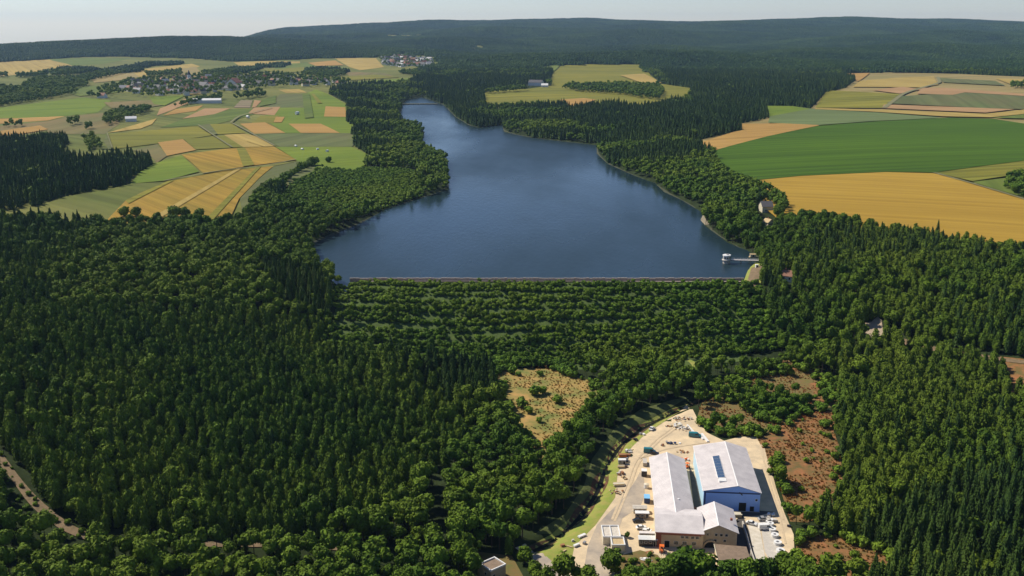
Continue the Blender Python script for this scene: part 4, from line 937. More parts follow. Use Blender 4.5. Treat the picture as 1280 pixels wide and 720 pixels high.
flat_block(t, 0, 0, g2[0] - ox, g2[1] - oy, 3.0, M['cream'], M['stone']); MB().box((g2[0]-ox)*.47, 0.3, 3.15, (g2[0]-ox)*.47 + .3, g2[1]-oy-.3, 3.5).build('roof_divider', M['white'], t)
flat_block(t, g3[0] - ox, g3[1] - oy, g4[0] - ox, -.05, 2.8, M['cream'], M['timber'])
window(t, g3[0] - ox + 1.6, 0, 2.2, 2.2, g3[1] - oy, 'dark', 'garage_door'); 
# pump house
t = thing('pump_house', 'small tan flat-roofed pump house with white parapet at the bottom edge', 'pump house', (-9.2 + 4.6*.0, 295.4, 0), 0)
t.location = (-7.0, 290.3, hz1(-5.5, 295) - .1); t.rotation_euler = (0, 0, R(40))
flat_block(t, 0, 0, 6.4, 6.0, 5.0, M['tan_wall'], M['brown_roof'])
window(t, 3.2, 0, 1.2, 2.2, 0, 'dark', 'door'); window(t, 1.3, 2.6, .8, .9)
f = MB().box(-.05, 2.2, 2.4, -.005, 3.4, 3.6).build('window', M['white'], t); MB().box(-.07, 2.3, 2.5, -.052, 3.3, 3.5).build('pane', M['glass'], f)

# ------------------------------------------------------------------ vehicles and machines
def vehicle(name, label, cat, u, v, rz, paint, L=4.4, W=1.8, H=1.45, style='car', roofm=None, group=None):
    x, y = G(u, v); t = thing(name, label, cat, (x, y, hz1(x, y) + .08), rz, group); h = L / 2
    if style == 'car':
        prof = [(-h, .32), (-h, .78), (-h*.86, .92), (-h*.62, .97), (h*.42, .96), (h*.9, .80), (h, .62), (h, .32)]
        cab = [(-h*.72, .965), (-h*.50, H), (h*.12, H), (h*.46, .955)]
    elif style == 'van':
        prof = [(-h, .35), (-h, 1.15), (h*.72, 1.15), (h*.96, .9), (h, .6), (h, .35)]
        cab = [(-h, 1.152), (-h*.98, H), (h*.38, H), (h*.70, 1.152)]
    else:
        prof = [(-h, .35), (-h, .85), (-h*.05, .88), (h*.9, .82), (h, .6), (h, .35)]; cab = [(-h*.04, .885), (0, H), (h*.35, H), (h*.6, .85)]
    MB().prism(prof, -W/2, W/2).build('body', M[paint], t)
    c = MB().prism(cab, -W/2 + .1, W/2 - .1).build('cabin', M['glass'] if style != 'van' else M[paint], t)
    xs = [p[0] for p in cab[1:3]]; MB().box(min(xs), -W/2 + .12, H + .003, max(xs), W/2 - .12, H + .05).build('roof', M[roofm or paint], t)
    if style == 'van': MB().prism([(h*.05, 1.2), (h*.08, H-.15), (h*.36, H-.15), (h*.62, 1.2)], -W/2 + .07, W/2 - .07).build('cab_window', M['glass'], c)
    for sx in (-.62, .62):
        for sy in (-1, 1):
            w = MB().cyl((sx*h, sy*(W/2 - .1) - .11, .33), .33, .22, 14, axis='y').build('wheel', M['rubber'], t)
            MB().cyl((sx*h, sy*(W/2 - .1) - .11 + (.222 if sy > 0 else -.02), .33), .18, .018, 10, axis='y').build('rim', M['grey'], w)
    for sy in (-1, 1):
        MB().box(h - .06, sy*W*.34 - .15, .55, h + .015, sy*W*.34 + .15, .70).build('headlight', M['white'], t)
        MB().box(-h - .015, sy*W*.36 - .1, .6, -h + .03, sy*W*.36 + .1, .78).build('tail_light', M['orange'], t)
    return t
vehicle('parked_van', 'teal van parked off the back left corner of the long pale-roofed building', 'van', 812, 566, R(-12), 'teal', 5.2, 2.0, 2.1, 'van')
vehicle('parked_car', 'black car shape standing in for the dark shadow beside the teal van', 'car', 818, 568, R(-20), 'black', 3.9, 1.7, 1.3)  # black body takes the place of the shadow beside the van
vehicle('parked_van', 'dark teal van beside the rubble pile behind the blue hall', 'van', 868.5, 546, R(-12), 'teal', 5.6, 2.1, 2.0, 'van')
vehicle('parked_car', 'white car at the far left curve of the yard by the grass bank', 'car', 815, 537, R(60), 'white', 4.0, 1.7)
vehicle('parked_car', 'black car in front of the white caravan', 'car', 798, 652.5, R(5), 'black', 4.4, 1.8)
vehicle('parked_car', 'white car parked between the caravan and the long cabin', 'car', 801.5, 661, R(10), 'white', 4.0, 1.7, 1.4)
vehicle('parked_pickup', 'small white pickup standing right of the white car near the long cabin', 'pickup', 809, 664.5, R(-25), 'white', 3.4, 1.5, 1.3, 'pickup')
vehicle('parked_car', 'white car with dark bonnet on the pale ground in front of the blue hall', 'car', 939.5, 656, R(-30), 'white', 4.2, 1.8, roofm='white')
vehicle('parked_van', 'white van at the head of the row of concrete rings', 'van', 957, 661.5, R(4), 'white', 5.4, 2.0, 2.1, 'van')
vehicle('parked_car', 'grey car against the shadow at the right front corner of the blue hall', 'car', 954, 650.5, R(8), 'grey', 4.1, 1.8)
def cabin(name, label, cat, u, v, rz, L, W, H, wallm, roofm, wheels=False, pitched=False, win=2):
    x, y = G(u, v); t = thing(name, label, cat, (x, y, hz1(x, y) + .08), rz); z0 = .55 if wheels else .12
    MB().box(-L/2, -W/2, z0, L/2, W/2, H).build('body', M[wallm], t)
    if pitched: MB().prismx([(-W/2 - .25, H + .004), (W/2 + .25, H + .004), (W/2 + .25, H + .1), (0, H + .65), (-W/2 - .25, H + .1)], -L/2 - .25, L/2 + .25).build('roof', M[roofm], t)
    else: MB().box(-L/2 - .06, -W/2 - .06, H + .003, L/2 + .06, W/2 + .06, H + .14, .04).build('roof', M[roofm], t)
    for k in range(win): window(t, -L/2 + L * (k + .5) / (win + 1), H * .48, L / (win + 1) * .6, H * .28, -W/2)
    window(t, L/2 - L / (win + 1) * .5, z0, .8, H * .72, -W/2, 'dark', 'door')
    if wheels:
        for sy in (-1, 1): MB().cyl((0, sy * (W/2 - .15) - .1, .33), .33, .2, 12, axis='y').build('wheel', M['rubber'], t)
        MB().box(L/2, -.06, .45, L/2 + 1.1, .06, .57).build('tow_bar', M['grey'], t)
    else:
        for sx in (-1, 1):
            for sy in (-1, 1): MB().box(sx*(L/2 - .3) - .15, sy*(W/2 - .3) - .15, -.2, sx*(L/2 - .3) + .15, sy*(W/2 - .3) + .15, z0).build('foot', M['concrete'], t)
    return t
cabin('site_cabin', 'long site cabin with white roof left of the tan front wing', 'site cabin', 809.5, 681, R(-3), 6.4, 2.7, 2.7, 'black', 'white', pitched=True, win=3)
cabin('site_cabin', 'low grey-roofed cabin directly behind the long white-roofed cabin', 'site cabin', 809, 671.5, R(-3), 5.8, 1.6, 1.8, 'grey', 'roof_light', win=2)
cabin('caravan', 'white caravan with brown front beside the long building wall', 'caravan', 802.5, 647.5, R(-2), 5.2, 2.2, 2.3, 'brown_roof', 'white', True)
cabin('canopy_shed', 'cream roofed open shed behind the white caravan', 'shed', 799.5, 640, R(-2), 5.0, 2.6, 2.0, 'cream', 'stone', pitched=True)
cabin('blue_container', 'light blue container by the left wall of the long building', 'container', 808.5, 627, R(84), 3.6, 2.2, 2.1, 'navy', 'blue_paint', win=1)
cabin('white_container', 'small white container against the left wall of the long building', 'container', 805, 594.5, R(84), 2.6, 2.2, 2.4, 'black', 'white', win=1)
cabin('white_container', 'white box container in the row of scrap by the grass bank', 'container', 777.5, 579.5, R(0), 3.2, 1.9, 1.9, 'grey', 'white', win=1)
cabin('grey_container', 'pale grey flat container nearest the back left corner of the long building', 'container', 806, 580.5, R(84), 4.6, 1.6, 1.5, 'grey', 'concrete', win=2)
# white tank by the wall
x, y = G(808, 610); t = thing('water_tank', 'round white tank between the white and blue containers', 'tank', (x, y, .08))
MB().cyl((0, 0, .2), 1.05, 1.5, 18).build('shell', M['white'], t); MB().cyl((0, 0, 1.702), 1.0, .28, 18, r2=.3).build('lid', M['cream'], t); MB().box(-1, -1, -.1, 1, 1, .19).build('base', M['concrete'], t)
# forklift-like machine
def loader(label, u, v, rz, s=1.0):
    x, y = G(u, v); t = thing('loader', label, 'loader', (x, y, .1), rz); t.scale = (s, s, s)
    MB().prism([(-1.3, .4), (-1.35, 1.1), (-.3, 1.25), (.9, .8), (1.0, .4)], -.7, .7).build('body', M['orange'], t)
    cb = MB()
    for a in (-.55, .5):
        for b in (-.6, .52): cb.box(a, b, 1.0, a + .08, b + .08, 2.1)
    cb.build('cab_frame', M['black'], t); MB().box(-.7, -.72, 2.1, .72, .72, 2.2).build('cab_roof', M['orange'], t); MB().box(-.4, -.3, 1.2, .1, .3, 1.5).build('seat', M['black'], t)
    MB().box(1.0, -.45, .1, 1.12, -.33, 2.0).box(1.0, .33, .1, 1.12, .45, 2.0).build('mast', M['grey'], t); MB().box(1.12, -.4, .12, 2.1, -.28, .18).box(1.12, .28, .12, 2.1, .4, .18).build('fork', M['grey'], t)
    for sx in (-.85, .65):
        for sy in (-1, 1): MB().cyl((sx, sy*.62 - .12, .38), .38, .24, 12, axis='y').build('wheel', M['rubber'], t)
loader('orange loader at the front left corner of the tan wing', 827, 690, R(-95), 1.15)
loader('orange loader in the gap between the long building and blue hall', 859, 585, R(40), 1.0)

# ------------------------------------------------------------------ yard stock and rubble
def rock_mesh(seed, m):
    V, F = ico_np(1, seed, .5, 1.0, .6); r = random.Random(seed); V = [(x*r.uniform(.7,1.2), y*r.uniform(.7,1.2), z + .35) for x, y, z in V]; return MB().add(V, F).mesh('stone_block', m)
ROCK = [rock_mesh(i, M['stone']) for i in range(4)]; RUST = [rock_mesh(9+i, M['rust']) for i in range(2)]
def pile(name, label, cat, u, v, kind, w, d, h, n, part, mlist, seed, rz=0.0):
    """heap or stack: every piece is a part"""
    x, y = G(u, v); t = thing(name, label, cat, (x, y, hz1(x, y) + .07), rz); r = random.Random(seed); shared = {}
    for i in range(n):
        m = M[r.choice(mlist)]
        if kind == 'rock':
            if m.name not in shared: shared[m.name] = rock_mesh(seed + 3, m)
            o = bpy.data.objects.new(part, shared[m.name]); COL.objects.link(o); o.parent = t; q = r.random()
            o.location = (r.gauss(0, w * .28), r.gauss(0, d * .28), h * (1 - q) * .5); s = r.uniform(.35, .8); o.scale = (s, s, s * r.uniform(.7, 1.2)); o.rotation_euler = (0, 0, r.uniform(0, 6.28))
        elif kind == 'plank':
            k = i % 4; lay = i // 4; yy = (k - 1.5) * d / 4
            o = MB().box(-w/2 + r.uniform(-.2, .2), yy - d*.11, lay * h + .02, w/2 + r.uniform(-.2, .2), yy + d*.11, lay * h + h * .93).build(part, m, t)
        else:
            a = r.uniform(0, 6.28); o = MB().obox((r.gauss(0, w * .3), r.gauss(0, d * .3), .02 + r.uniform(0, h * .4)), r.uniform(.5, 1.5) * h, r.uniform(.4, .9) * h, r.uniform(.25, .7) * h, a).build(part, m, t)
    return t
pile('rubble_heap', 'heap of pale broken stone beside the dark teal van', 'rubble', 854, 536, 'rock', 7, 4, 2.2, 26, 'stone', ['stone', 'white', 'stone'], 1)
pile('rubble_heap', 'brown and cream rubble heap at the far tip of the yard', 'rubble', 850, 524, 'rock', 8, 4, 1.5, 24, 'stone', ['stone', 'rust', 'concrete'], 2)
pile('white_sacks', 'white sacks piled left of the pale rubble heap', 'sacks', 845.5, 533, 'box', 3.4, 2.6, 1.3, 9, 'sack', ['white', 'cream'], 3)
pile('scrap_heap', 'rusty flat scrap lying left of the white sacks', 'scrap', 837, 533, 'box', 4.5, 2.5, .8, 10, 'scrap_piece', ['rust', 'grey', 'timber'], 4)
pile('crates', 'dark blue and white crates in the middle of the upper yard', 'crates', 838, 555, 'box', 5.5, 1.6, 1.1, 9, 'crate', ['navy', 'white', 'grey'], 5)
pile('scrap_heap', 'small brown scrap heap left of the crates in the upper yard', 'scrap', 827.5, 557, 'box', 1.6, 1.2, .9, 5, 'scrap_piece', ['rust', 'grey'], 6)
pile('stone_blocks', 'grey and white blocks topmost in the row along the grass bank', 'blocks', 784, 565, 'box', 3.2, 2, 1.3, 8, 'block', ['concrete', 'white', 'grey'], 7)
pile('brick_stack', 'orange brick stack behind the white box container on the bank', 'bricks', 778.5, 571, 'plank', 3.2, 1.8, .5, 12, 'brick_row', ['rust', 'orange'], 8)
pile('brick_stack', 'rust coloured stack right of the orange brick stack', 'bricks', 785.5, 570, 'plank', 1.8, 1.2, .45, 8, 'brick_row', ['rust'], 9)
pile('black_crates', 'black crates beside the white box container on the bank', 'crates', 784, 577.5, 'box', 1.6, 1.8, 1.3, 5, 'crate', ['black', 'grey'], 10)
pile('pallet_stack', 'grey pallets just below the white box container', 'pallets', 776.5, 584.5, 'plank', 2.8, 1.8, .3, 12, 'pallet_board', ['timber', 'grey'], 11)
pile('pallet_stack', 'dark pallets below the black crates', 'pallets', 781.5, 584, 'plank', 1.8, 1.4, .35, 8, 'pallet_board', ['black', 'rust'], 12)
pile('stone_blocks', 'pinkish stone blocks below the pallets on the left bank', 'blocks', 774.5, 592, 'box', 2.4, 2.2, 1.2, 9, 'block', ['stone', 'rust', 'concrete'], 13)
pile('timber_stack', 'pale planks stacked halfway down the left edge of the yard', 'timber', 773.5, 607, 'plank', 4.2, 2.4, .35, 12, 'plank', ['timber', 'cream'], 14, .1)
pile('rubble_heap', 'orange brown heap at the foot of the left bank', 'rubble', 770, 616, 'rock', 4.5, 3, 1.2, 18, 'stone', ['rust', 'timber', 'stone'], 15)
pile('scrap_heap', 'small rusty pieces strewn along the middle of the left bank', 'scrap', 779, 598, 'box', 2.4, 3.4, .7, 9, 'scrap_piece', ['rust', 'timber'], 16)
for k, (u, v, rz, lb) in enumerate(((803, 543, .7, 'upper of the two dark crates on the curved grass bank'), (795, 550.5, .7, 'lower of the two dark crates on the curved grass bank'))):
    pile('dark_crates', lb, 'crates', u, v, 'box', 1.8, 1.2, 1.1, 4, 'crate', ['black', 'grey', 'white'], 20 + k, rz)
pile('debris', 'loose brown debris behind the gap between the two long roofs', 'debris', 853, 566, 'box', 4, 3, .8, 10, 'piece', ['rust', 'timber', 'stone'], 24)
pile('debris', 'orange and white debris right of the long building, before the loader', 'debris', 857, 575, 'box', 3, 3.4, .9, 10, 'piece', ['rust', 'orange', 'white'], 25)
pile('debris', 'red and white boxes behind the front wing, left of the blue hall', 'boxes', 870.5, 637, 'box', 2, 1.2, 1, 5, 'box', ['red_brown', 'white'], 26)
pile('debris', 'white and brown clutter between the office and the blue hall', 'clutter', 912, 651, 'box', 6, 2.6, 1.2, 14, 'piece', ['white', 'red_brown', 'tan_wall', 'grey'], 27)
pile('timber_stack', 'yellowish clutter stack by the left end of the blue wall', 'timber', 921, 646, 'plank', 3.2, 2.4, .5, 12, 'plank', ['timber', 'cream'], 28)
pile('white_blocks', 'white concrete blocks heaped at the top of the ring row', 'blocks', 962.5, 652, 'box', 3.4, 3, 1.4, 12, 'block', ['white', 'concrete'], 29)
pile('white_blocks', 'white blocks under the shadow edge at the hall corner', 'blocks', 961.5, 644, 'box', 1.8, 2.6, 1.3, 7, 'block', ['white'], 30)
pile('dark_crates', 'dark crate on the sandy slope right of the ring row', 'crates', 986, 658, 'box', 1.4, 1.0, 1.0, 3, 'crate', ['black', 'timber'], 31)
pile('debris', 'brown boards left of the orange loader in the weeds', 'boards', 812, 691, 'plank', 2.6, 1.4, .2, 8, 'plank', ['rust', 'timber'], 32, .4)
pile('debris', 'pale stones among the weeds below the site cabin', 'stones', 806, 700, 'rock', 4, 2, .6, 10, 'stone', ['stone', 'white'], 33)
for (u, v, L, W, H, a, m, lb) in ((727.5, 671, 3.6, 1.2, .7, 38, 'white', 'white panel stack, upper of two by the lower left bank'), (720.5, 683, 2.6, 1.0, .8, 38, 'white', 'white panel stack with dark side, lower of two by the bank'),
      (704.6, 690, 2.8, .55, .4, 48, 'timber', 'yellow timber beam lowest on the grass bank'), (711.5, 684, 2.4, .5, .4, -35, 'timber', 'yellow timber beam crossing towards the white panels'),
      (703.5, 683, 1.6, 1.1, .8, 20, 'rust', 'dark brown bundle left of the yellow beams'), (730.5, 680, 1.5, .9, .9, 60, 'grey', 'grey green bundle right of the white panels'), (716, 677, 1.0, .8, .8, 10, 'concrete', 'small grey block above the lower white panels')):
    x, y = G(u, v); t = thing('panel_stack' if m == 'white' else ('timber_beam' if m == 'timber' else 'bundle'), lb, 'building material', (x, y, hz1(x, y) + .1), R(a)); n_ = 4
    for k in range(n_): MB().box(-L/2 + random.uniform(0, .2), -W/2, k * H / n_, L/2 - random.uniform(0, .2), W/2, (k + .92) * H / n_, .02).build('panel' if m == 'white' else 'board', M[m if (k or m != 'white') else 'black'], t)
# white kerb beams from the rubble to the blue hall
for i, ((u0, v0), (u1, v1), lb) in enumerate((((859, 532), (868, 542), 'long white beam lying behind the dark teal van'), ((871, 541), (879, 550), 'white beam between the teal van and the blue hall'), ((877, 543), (885, 553), 'wide white slab nearest the back corner of the blue hall'))):
    a, b = G(u0, v0), G(u1, v1); L = math.dist(a, b); c = ((a[0]+b[0])/2, (a[1]+b[1])/2); t = thing('concrete_beam', lb, 'beam', (*c, .08), math.atan2(b[1]-a[1], b[0]-a[0]))
    for k in range(3): MB().box(-L/2 + k*L/3 + .03, -.35 - .2*(i == 2), 0, -L/2 + (k+1)*L/3 - .03, .35 + .2*(i == 2), .55).build('segment', M['white'], t)
# concrete rings
for i, (u, v, lb) in enumerate(((963, 657, 'topmost white concrete ring in the row beside the paved strip'), (965.5, 664, 'second concrete ring from the top of the row'), (968.5, 671, 'third concrete ring from the top of the row'),
                (972, 680.5, 'fourth concrete ring from the top of the row'), (975.5, 690.5, 'fifth concrete ring, last but one in the row'), (979, 700.5, 'largest concrete ring at the bottom end of the row'))):
    x, y = G(u, v); s = .85 + .05 * i; t = thing('concrete_ring', lb, 'concrete ring', (x, y, .15), 0, 'concrete rings in a row')
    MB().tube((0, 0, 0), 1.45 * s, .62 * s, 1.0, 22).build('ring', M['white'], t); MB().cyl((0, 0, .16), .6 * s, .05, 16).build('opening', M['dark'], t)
# retaining wall east of the office, wall blocks
P = [G(928, 655), G(933, 672), G(938, 690), G(944, 708)]
t = thing('retaining_wall', 'low concrete retaining wall running down right of the gabled office', 'wall', (*P[0], 0))
for i in range(3):
    a, b = P[i], P[i+1]; L = math.dist(a, b); n_ = max(1, int(L / 2.4))
    for k in range(n_):
        f0 = (k + .5) / n_; c = (a[0] + (b[0]-a[0])*f0 - P[0][0], a[1] + (b[1]-a[1])*f0 - P[0][1], -.3); MB().obox(c, L/n_ - .05, .45, 1.6 + .05 * ((k + i) % 2), math.atan2(b[1]-a[1], b[0]-a[0])).build('wall_block', M['concrete'], t)

# ------------------------------------------------------------------ lake structures
x, y = G(908, 329, LAKE_Z); t = thing('intake_tower', 'round white intake tower standing in the lake near the dam', 'tower', (x, y, LAKE_Z))
MB().cyl((0, 0, -6), 2.5, 8.2, 20).build('shaft', M['concrete'], t)
MB().cyl((0, 0, 2.201), 3.2, .4, 20).build('deck', M['concrete'], t)
tw = MB().cyl((0, 0, 2.6), 2.5, 3.0, 20).build('wall', M['white'], t); MB().cyl((0, 0, 5.601), 2.9, .35, 20, r2=2.7).build('roof', M['white'], t); MB().cyl((0.5, .3, 5.96), .8, .5, 10).build('roof_hatch', M['grey'], t)
for k in range(5):
    a = -2.6 + k * .52; w = MB(); w.obox((2.5 * math.cos(a), 2.5 * math.sin(a), 3.3), .12, .8, 1.4, a); w.build('window', M['glass'], t)
xa, ya = x + 3.2, y; xb, yb = G(950, 327, LAKE_Z + 1.5)
t = thing('footbridge', 'narrow pale footbridge from the right shore to the intake tower', 'bridge', (xa, ya, LAKE_Z), math.atan2(yb - ya, xb - xa)); L = math.hypot(xb - xa, yb - ya)
nb = int(L / 2.0)
for k in range(nb): MB().box(k * L / nb + .02, -.95, 2.3, (k + 1) * L / nb - .02, .95, 2.5).build('deck_slab', M['roof_light'], t)
MB().box(0, -.98, 1.85, L, -.7, 2.295).box(0, .7, 1.85, L, .98, 2.295).build('girder', M['grey'], t)
for sy in (-.93, .93):
    r_ = MB().box(0, sy - .03, 3.45, L, sy + .03, 3.52).box(0, sy - .025, 2.95, L, sy + .025, 3.0)
    for k in range(nb + 1): r_.box(k * L / nb - .03, sy - .03, 2.5, k * L / nb + .03, sy + .03, 3.45)
    r_.build('railing', M['white'], t)
for k in (1, 2): MB().cyl((k * L / 3, 0, -5), .45, 6.84, 12).build('pier', M['concrete'], t)
x, y = G(941, 321.5, LAKE_Z); t = thing('boat_landing', 'small tan boat landing with roof just behind the footbridge', 'boathouse', (x, y, LAKE_Z))
MB().box(-2.6, -1.3, -.1, 2.6, 1.3, .5).build('deck', M['timber'], t); MB().box(-2, -.9, .502, 2, .9, 2.1).build('wall', M['cream'], t)
MB().prismx([(-1.2, 2.103), (1.2, 2.103), (0, 2.8)], -2.3, 2.3).build('roof', M['timber'], t); window(t, 0, .55, .9, 1.4, -.9, 'dark', 'door')
def on(u, v): return on_ground([(u, v)])[0]
def house(label, cat, u, v, W, L, he, hr, rz, wallm, roofm, group=None, name='house', detail=True, z=None, xy=None, me=None):
    x, y = xy or on(u, v); t = thing(name, label, cat, (x, y, (hz1(x, y) if z is None else z)), rz, group)
    MB().prism([(-W/2, -1.5), (W/2, -1.5), (W/2, he), (0, hr), (-W/2, he)], -L/2, L/2).build('wall', M[wallm], t)
    s = (hr - he) / (W/2); o_ = .4
    r = MB().prism([(-W/2 - o_, he - s*o_ + .03), (0, hr + .03), (W/2 + o_, he - s*o_ + .03), (W/2 + o_, he - s*o_ + .25), (0, hr + .28), (-W/2 - o_, he - s*o_ + .25)], -L/2 - o_, L/2 + o_).build('roof', M[roofm], t)
    MB().box(W*.12, L*.15, hr - 1, W*.12 + .7, L*.15 + .7, hr + 1).build('chimney', M['red_brown'], r)
    if detail:
        for k in (-.3, 0, .3): window(t, W * k, 1.2, 1.0, 1.2, -L/2)
        for k in (-.3, .1): 
            f = MB().box(-W/2 - .05, L*k, 1.2, -W/2 - .005, L*k + 1, 2.4).build('window', M['glass'], t)
    return t
x, y = on(946, 335); t = thing('signal_hut', 'tiny white hut beside the road at the right end of the dam', 'hut', (x, y, hz1(x, y)))
MB().box(-.9, -.9, -.5, .9, .9, 2.2).build('wall', M['white'], t); MB().box(-1.05, -1.05, 2.203, 1.05, 1.05, 2.4, .1).build('roof', M['white'], t); window(t, 0, 0, .8, 1.9, -.9, 'dark', 'door')
house('small house with brown-red roof hidden in the wood right of the dam', 'house', 984, 350, 7, 9, 3.4, 6.2, R(60), 'white', 'brown_tiles')
house('dark roofed house with pale front at the corner of the golden wheat field', 'house', 957, 264, 13, 9, 5.0, 8.5, R(90), 'cream', 'dark_roof')
house('small yellow-roofed hut in the trees below the house by the wheat field', 'hut', 960, 282, 6, 6, 3.2, 5.4, R(30), 'cream', 'timber')
house('white farmhouse between the two clearings beyond the lake', 'farmhouse', 670, 107, 22, 34, 8, 14, R(70), 'white', 'dark_roof')
house('small white outbuilding right of the farmhouse beyond the lake', 'barn', 681, 109, 12, 16, 5, 9, R(80), 'white', 'white')
# poplar by the house
def lone(key, label, cat, u, v, s, sz=None, kidx=0, up=0):
    x, y = on(u, v); e = thing(key, label, cat, (x, y, hz1(x, y)), random.uniform(0, 6)); e.scale = (s, s, sz or s); c, tt = KINDS[{'shrub': 'shrub', 'poplar_tree': 'poplar'}.get(key, 'full')][kidx]
    for n_, m_ in (('crown', c), ('trunk', tt)): o = bpy.data.objects.new(n_, m_); o.parent = e; COL.objects.link(o)
    return e
lone('poplar_tree', 'tall dark poplar left of the house by the golden wheat field', 'tree', 948, 262, 1.1, 1.35)
# bushes on the dry meadow
for (u, v, s, lb) in ((640, 467, 1.7, 'dark bush at the top left of the dry meadow'), (648, 470, 1.0, 'small bush touching the top left bush of the dry meadow'), (675, 470, 1.25, 'bush in the upper middle of the dry meadow'),
        (691, 463, 1.2, 'bush on the upper edge of the dry meadow'), (668, 494, 2.1, 'biggest dark bush left of the centre of the dry meadow'), (679, 492, 1.6, 'bush joined to the right of the biggest meadow bush'),
        (697, 504, 1.7, 'bush at the lower middle edge of the dry meadow'), (740, 498, 1.4, 'bush at the lower right of the dry meadow'), (652, 509, 2.0, 'bush on the lower left edge of the dry meadow'), (661, 517, 1.5, 'smaller bush below the lower left bush of the meadow'),
        (674, 528, 1.1, 'lone small bush on the green lower end of the meadow'), (712, 462, .7, 'tiny bush on the upper right of the dry meadow'), (628, 500, 1.6, 'bush at the far left tip of the dry meadow')):
    lone('shrub', lb, 'shrub', u, v, s, None, random.randrange(3))
for (u, v, s, lb) in ((764, 716, 1.15, 'tree overlapping the front of the white-edged garage block'), (784, 672, .30, 'small dark tree right of the white-edged garage block'), (668, 716, .62, 'round tree right of the pump house'), (656, 704, .8, 'tall pointed tree behind the pump house, beside the road'),
        (705, 724, 1.2, 'tree at the bottom edge left of the asphalt lane'), (720, 724, .62, 'smaller tree between the bottom edge tree and the asphalt lane'), (839, 730, 1.3, 'tree in front of the tan wing, left one'), (856, 730, 1.7, 'tree in front of the tan wing, middle one'), (873, 730, 1.6, 'tree in front of the arched door'), (890, 732, 1.0, 'tree at the left corner of the brown-roofed shed'),
        (800, 727, .8, 'small tree below the long site cabin'), (818, 724, .8, 'small tree below the orange loader'), (920, 733, .85, 'tree below the brown-roofed shed'), (948, 728, .8, 'small tree at the lower end of the pale paved strip'), (785, 716, .45, 'small tree between the garage block and the site cabin')):
    lone('broadleaf_tree', lb, 'tree', u, v, s, None, random.randrange(4))
for (u, v, s, lb) in ((388, 208, 1.5, 'big dark round tree at the top of the hedge by the bright green field'), (411, 204, 1.1, 'round dark tree right of the big hedge tree'), (156, 272, 1.3, 'dark tree at the lower edge of the striped wheat, left group'), (170, 272, 1.3, 'dark tree beside the left group under the striped wheat'),
        (218, 273, 1.5, 'large dark tree under the striped wheat, right group'), (232, 273, 1.35, 'dark tree in the middle of the right group under the wheat'), (250, 273, 1.2, 'dark tree at the right end under the striped wheat')):
    lone('broadleaf_tree', lb, 'tree', u, v, s, s * .9, random.randrange(4))
for i in range(15):
    f = i / 14; s_ = random.uniform(1.15, 1.7)
    lone('broadleaf_tree', 'large dark tree in the hedge between the striped wheat and the low scrub wood', 'tree', 393 - 76 * f, 208 + 46 * f ** 1.25 + random.uniform(-1, 1), s_, s_ * .85, i % 4)['group'] = 'dark hedge trees beside the striped wheat'
# round bales
BALE = MB().cyl((0, -.9, .95), .95, 1.8, 16, axis='y').mesh('hay_bale', M['white'])
for (u, v, sc_, lb) in ((371.6, 144, 3.0, 'big white wrapped bale in the bright field right of the stubble'), (310, 148.4, 2.4, 'white wrapped bale beside the grey track'), (370, 184.5, 1.4, 'leftmost white bale on the bright green meadow'), (378, 188.5, 1.4, 'second white bale from the left on the meadow'),
        (397, 188.5, 1.4, 'third white bale from the left on the meadow'), (409, 191, 1.6, 'rightmost white bale on the bright green meadow')):
    x, y = on(u, v); t = thing('hay_bale', lb, 'bale', (x, y, hz1(x, y) + .8), random.uniform(0, 3), 'white bales on the fields'); t.scale = (sc_,) * 3
    o = bpy.data.objects.new('bale_body', BALE); o.parent = t; COL.objects.link(o)
house('long white-roofed barn among trees above the pink stubble fields', 'barn', 256.5, 129, 16, 60, 6, 9, R(100), 'white', 'white', name='farm_barn', detail=False)
house('small bright building above the pale field left of the striped fields', 'barn', 164, 152, 10, 16, 5, 8, R(110), 'white', 'white', name='farm_barn', detail=False)

# ------------------------------------------------------------------ villages
WALLS = [('white', 'white'), ('cream', 'cream'), ('tan_wall', 'tan')]; ROOFS = [('dark_roof', 'dark grey'), ('grey_roof', 'pale grey'), ('red_roof', 'red'), ('brown_tiles', 'brown'), ('dark_roof', 'dark grey'), ('dark_roof', 'dark grey'), ('grey_roof', 'pale grey')]
HM = {}
def far_house(u, v, wi, ri, town, lab=None, s=1.0, xyz=None):
    x, y = xyz or on(u, v); wm_, wl_ = WALLS[wi]; rm_, rl_ = ROOFS[ri]; k = (wi, ri)
    if k not in HM:
        W, L, he, hr = 11, 15, 6, 11
        HM[k] = (MB().prism([(-W/2, -2), (W/2, -2), (W/2, he), (0, hr), (-W/2, he)], -L/2, L/2).mesh('wall', M[wm_]),
                 MB().prism([(-W/2 - .6, he - .3), (0, hr + .1), (W/2 + .6, he - .3), (W/2 + .6, he + .1), (0, hr + .5), (-W/2 - .6, he + .1)], -L/2 - .6, L/2 + .6).mesh('roof', M[rm_]))
    side = 'left end' if u < town[1] else ('right end' if u > town[2] else 'middle')
    t = thing('village_house', lab or f'{wl_} house with {rl_} roof in the {side} of the {town[0]}', 'house', (x, y, hz1(x, y)), random.uniform(0, 3.14), f'{wl_} houses with {rl_} roofs, {side} of the {town[0]}')
    t.scale = (s * random.uniform(.85, 1.25), s * random.uniform(.85, 1.4), s * random.uniform(.9, 1.2))
    for n_, m_ in zip(('wall', 'roof'), HM[k]): o = bpy.data.objects.new(n_, m_); o.parent = t; COL.objects.link(o)
T1 = ('nearer village', 210, 320); T2 = ('farther village', 495, 522)
pos = []
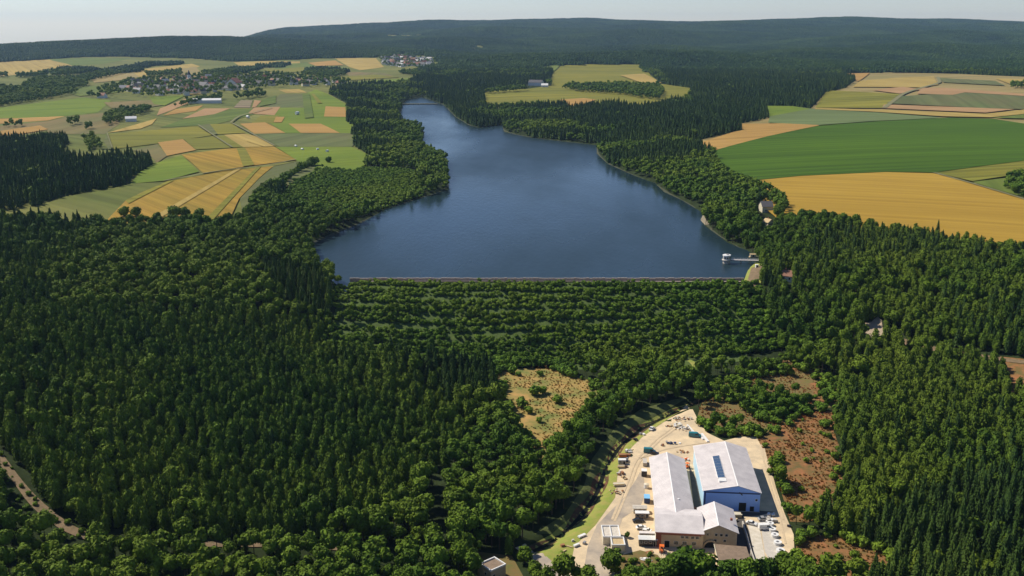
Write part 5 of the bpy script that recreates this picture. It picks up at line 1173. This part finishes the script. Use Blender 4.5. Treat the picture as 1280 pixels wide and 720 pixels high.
def scatter_town(poly, n_, T, s, sep):
    r = random.Random(n_); us = [p[0] for p in poly]; vs_ = [p[1] for p in poly]; k = 0; tries = 0; new = []
    while k < n_ and tries < 6000:
        tries += 1; u = r.uniform(min(us), max(us)); v = r.uniform(min(vs_), max(vs_))
        if not inside(np.array([u]), np.array([v]), poly)[0]: continue
        if any(abs(u - a) < sep and abs(v - b) < sep * .45 for a, b in pos): continue
        pos.append((u, v)); new.append((u, v)); k += 1
    for (u, v), q in zip(new, on_ground(new)): far_house(u, v, r.choice([0, 0, 0, 1]), r.randrange(7), T, None, s, q)
scatter_town([(150,117),(165,104),(230,100),(290,97),(345,97),(385,101),(430,105),(425,108),(335,108),(290,115),(240,119),(200,121),(160,116),(130,123),(115,121)], 105, T1, 1.0, 4.2)
scatter_town([(476,73),(500,71),(540,77),(538,83),(500,85),(480,81)], 55, T2, 1.25, 2.6)
far_house(293, 109.5, 0, 2, T1, 'large house with bright red roof in the middle of the nearer village', 1.9)
far_house(255, 111, 0, 0, T1, 'large white gabled house left of the red roof in the village', 1.5)
x, y = on(238, 105); t = thing('village_church', 'white church with tower standing above the nearer village roofs', 'church', (x, y, hz1(x, y)), .4)
MB().prism([(-7, -2), (7, -2), (7, 9), (0, 16), (-7, 9)], -13, 13).build('nave', M['white'], t); MB().prism([(-7.8, 8.6), (0, 16.2), (7.8, 8.6), (7.8, 9.2), (0, 16.9), (-7.8, 9.2)], -13.6, 13.6).build('roof', M['dark_roof'], t)
tw = MB().box(-4, 13.1, -2, 4, 21, 22).build('tower', M['white'], t); MB().add([(-4.4, 12.8, 22.01), (4.4, 12.8, 22.01), (4.4, 21.4, 22.01), (-4.4, 21.4, 22.01), (0, 17, 34)], [(3,2,1,0),(0,1,4),(1,2,4),(2,3,4),(3,0,4)]).build('spire', M['dark_roof'], tw)

# ------------------------------------------------------------------ haze
hm = bpy.data.materials.new('haze_air'); hm.use_nodes = True; n, l = nm(hm)
for q in list(n):
    if q.type == 'BSDF_PRINCIPLED': n.remove(q)
pv = n.new('ShaderNodeVolumePrincipled'); pv.inputs['Color'].default_value = (.45, .68, 1.0, 1); pv.inputs['Density'].default_value = 3.1e-5; pv.inputs['Anisotropy'].default_value = .2
l.new(pv.outputs[0], n['Material Output'].inputs['Volume'])
hb = MB().box(-12500, -400, -330, 12500, 14600, 330).build('haze', hm, None, 'stuff'); hb['label'] = 'thin blue summer haze over the valley'
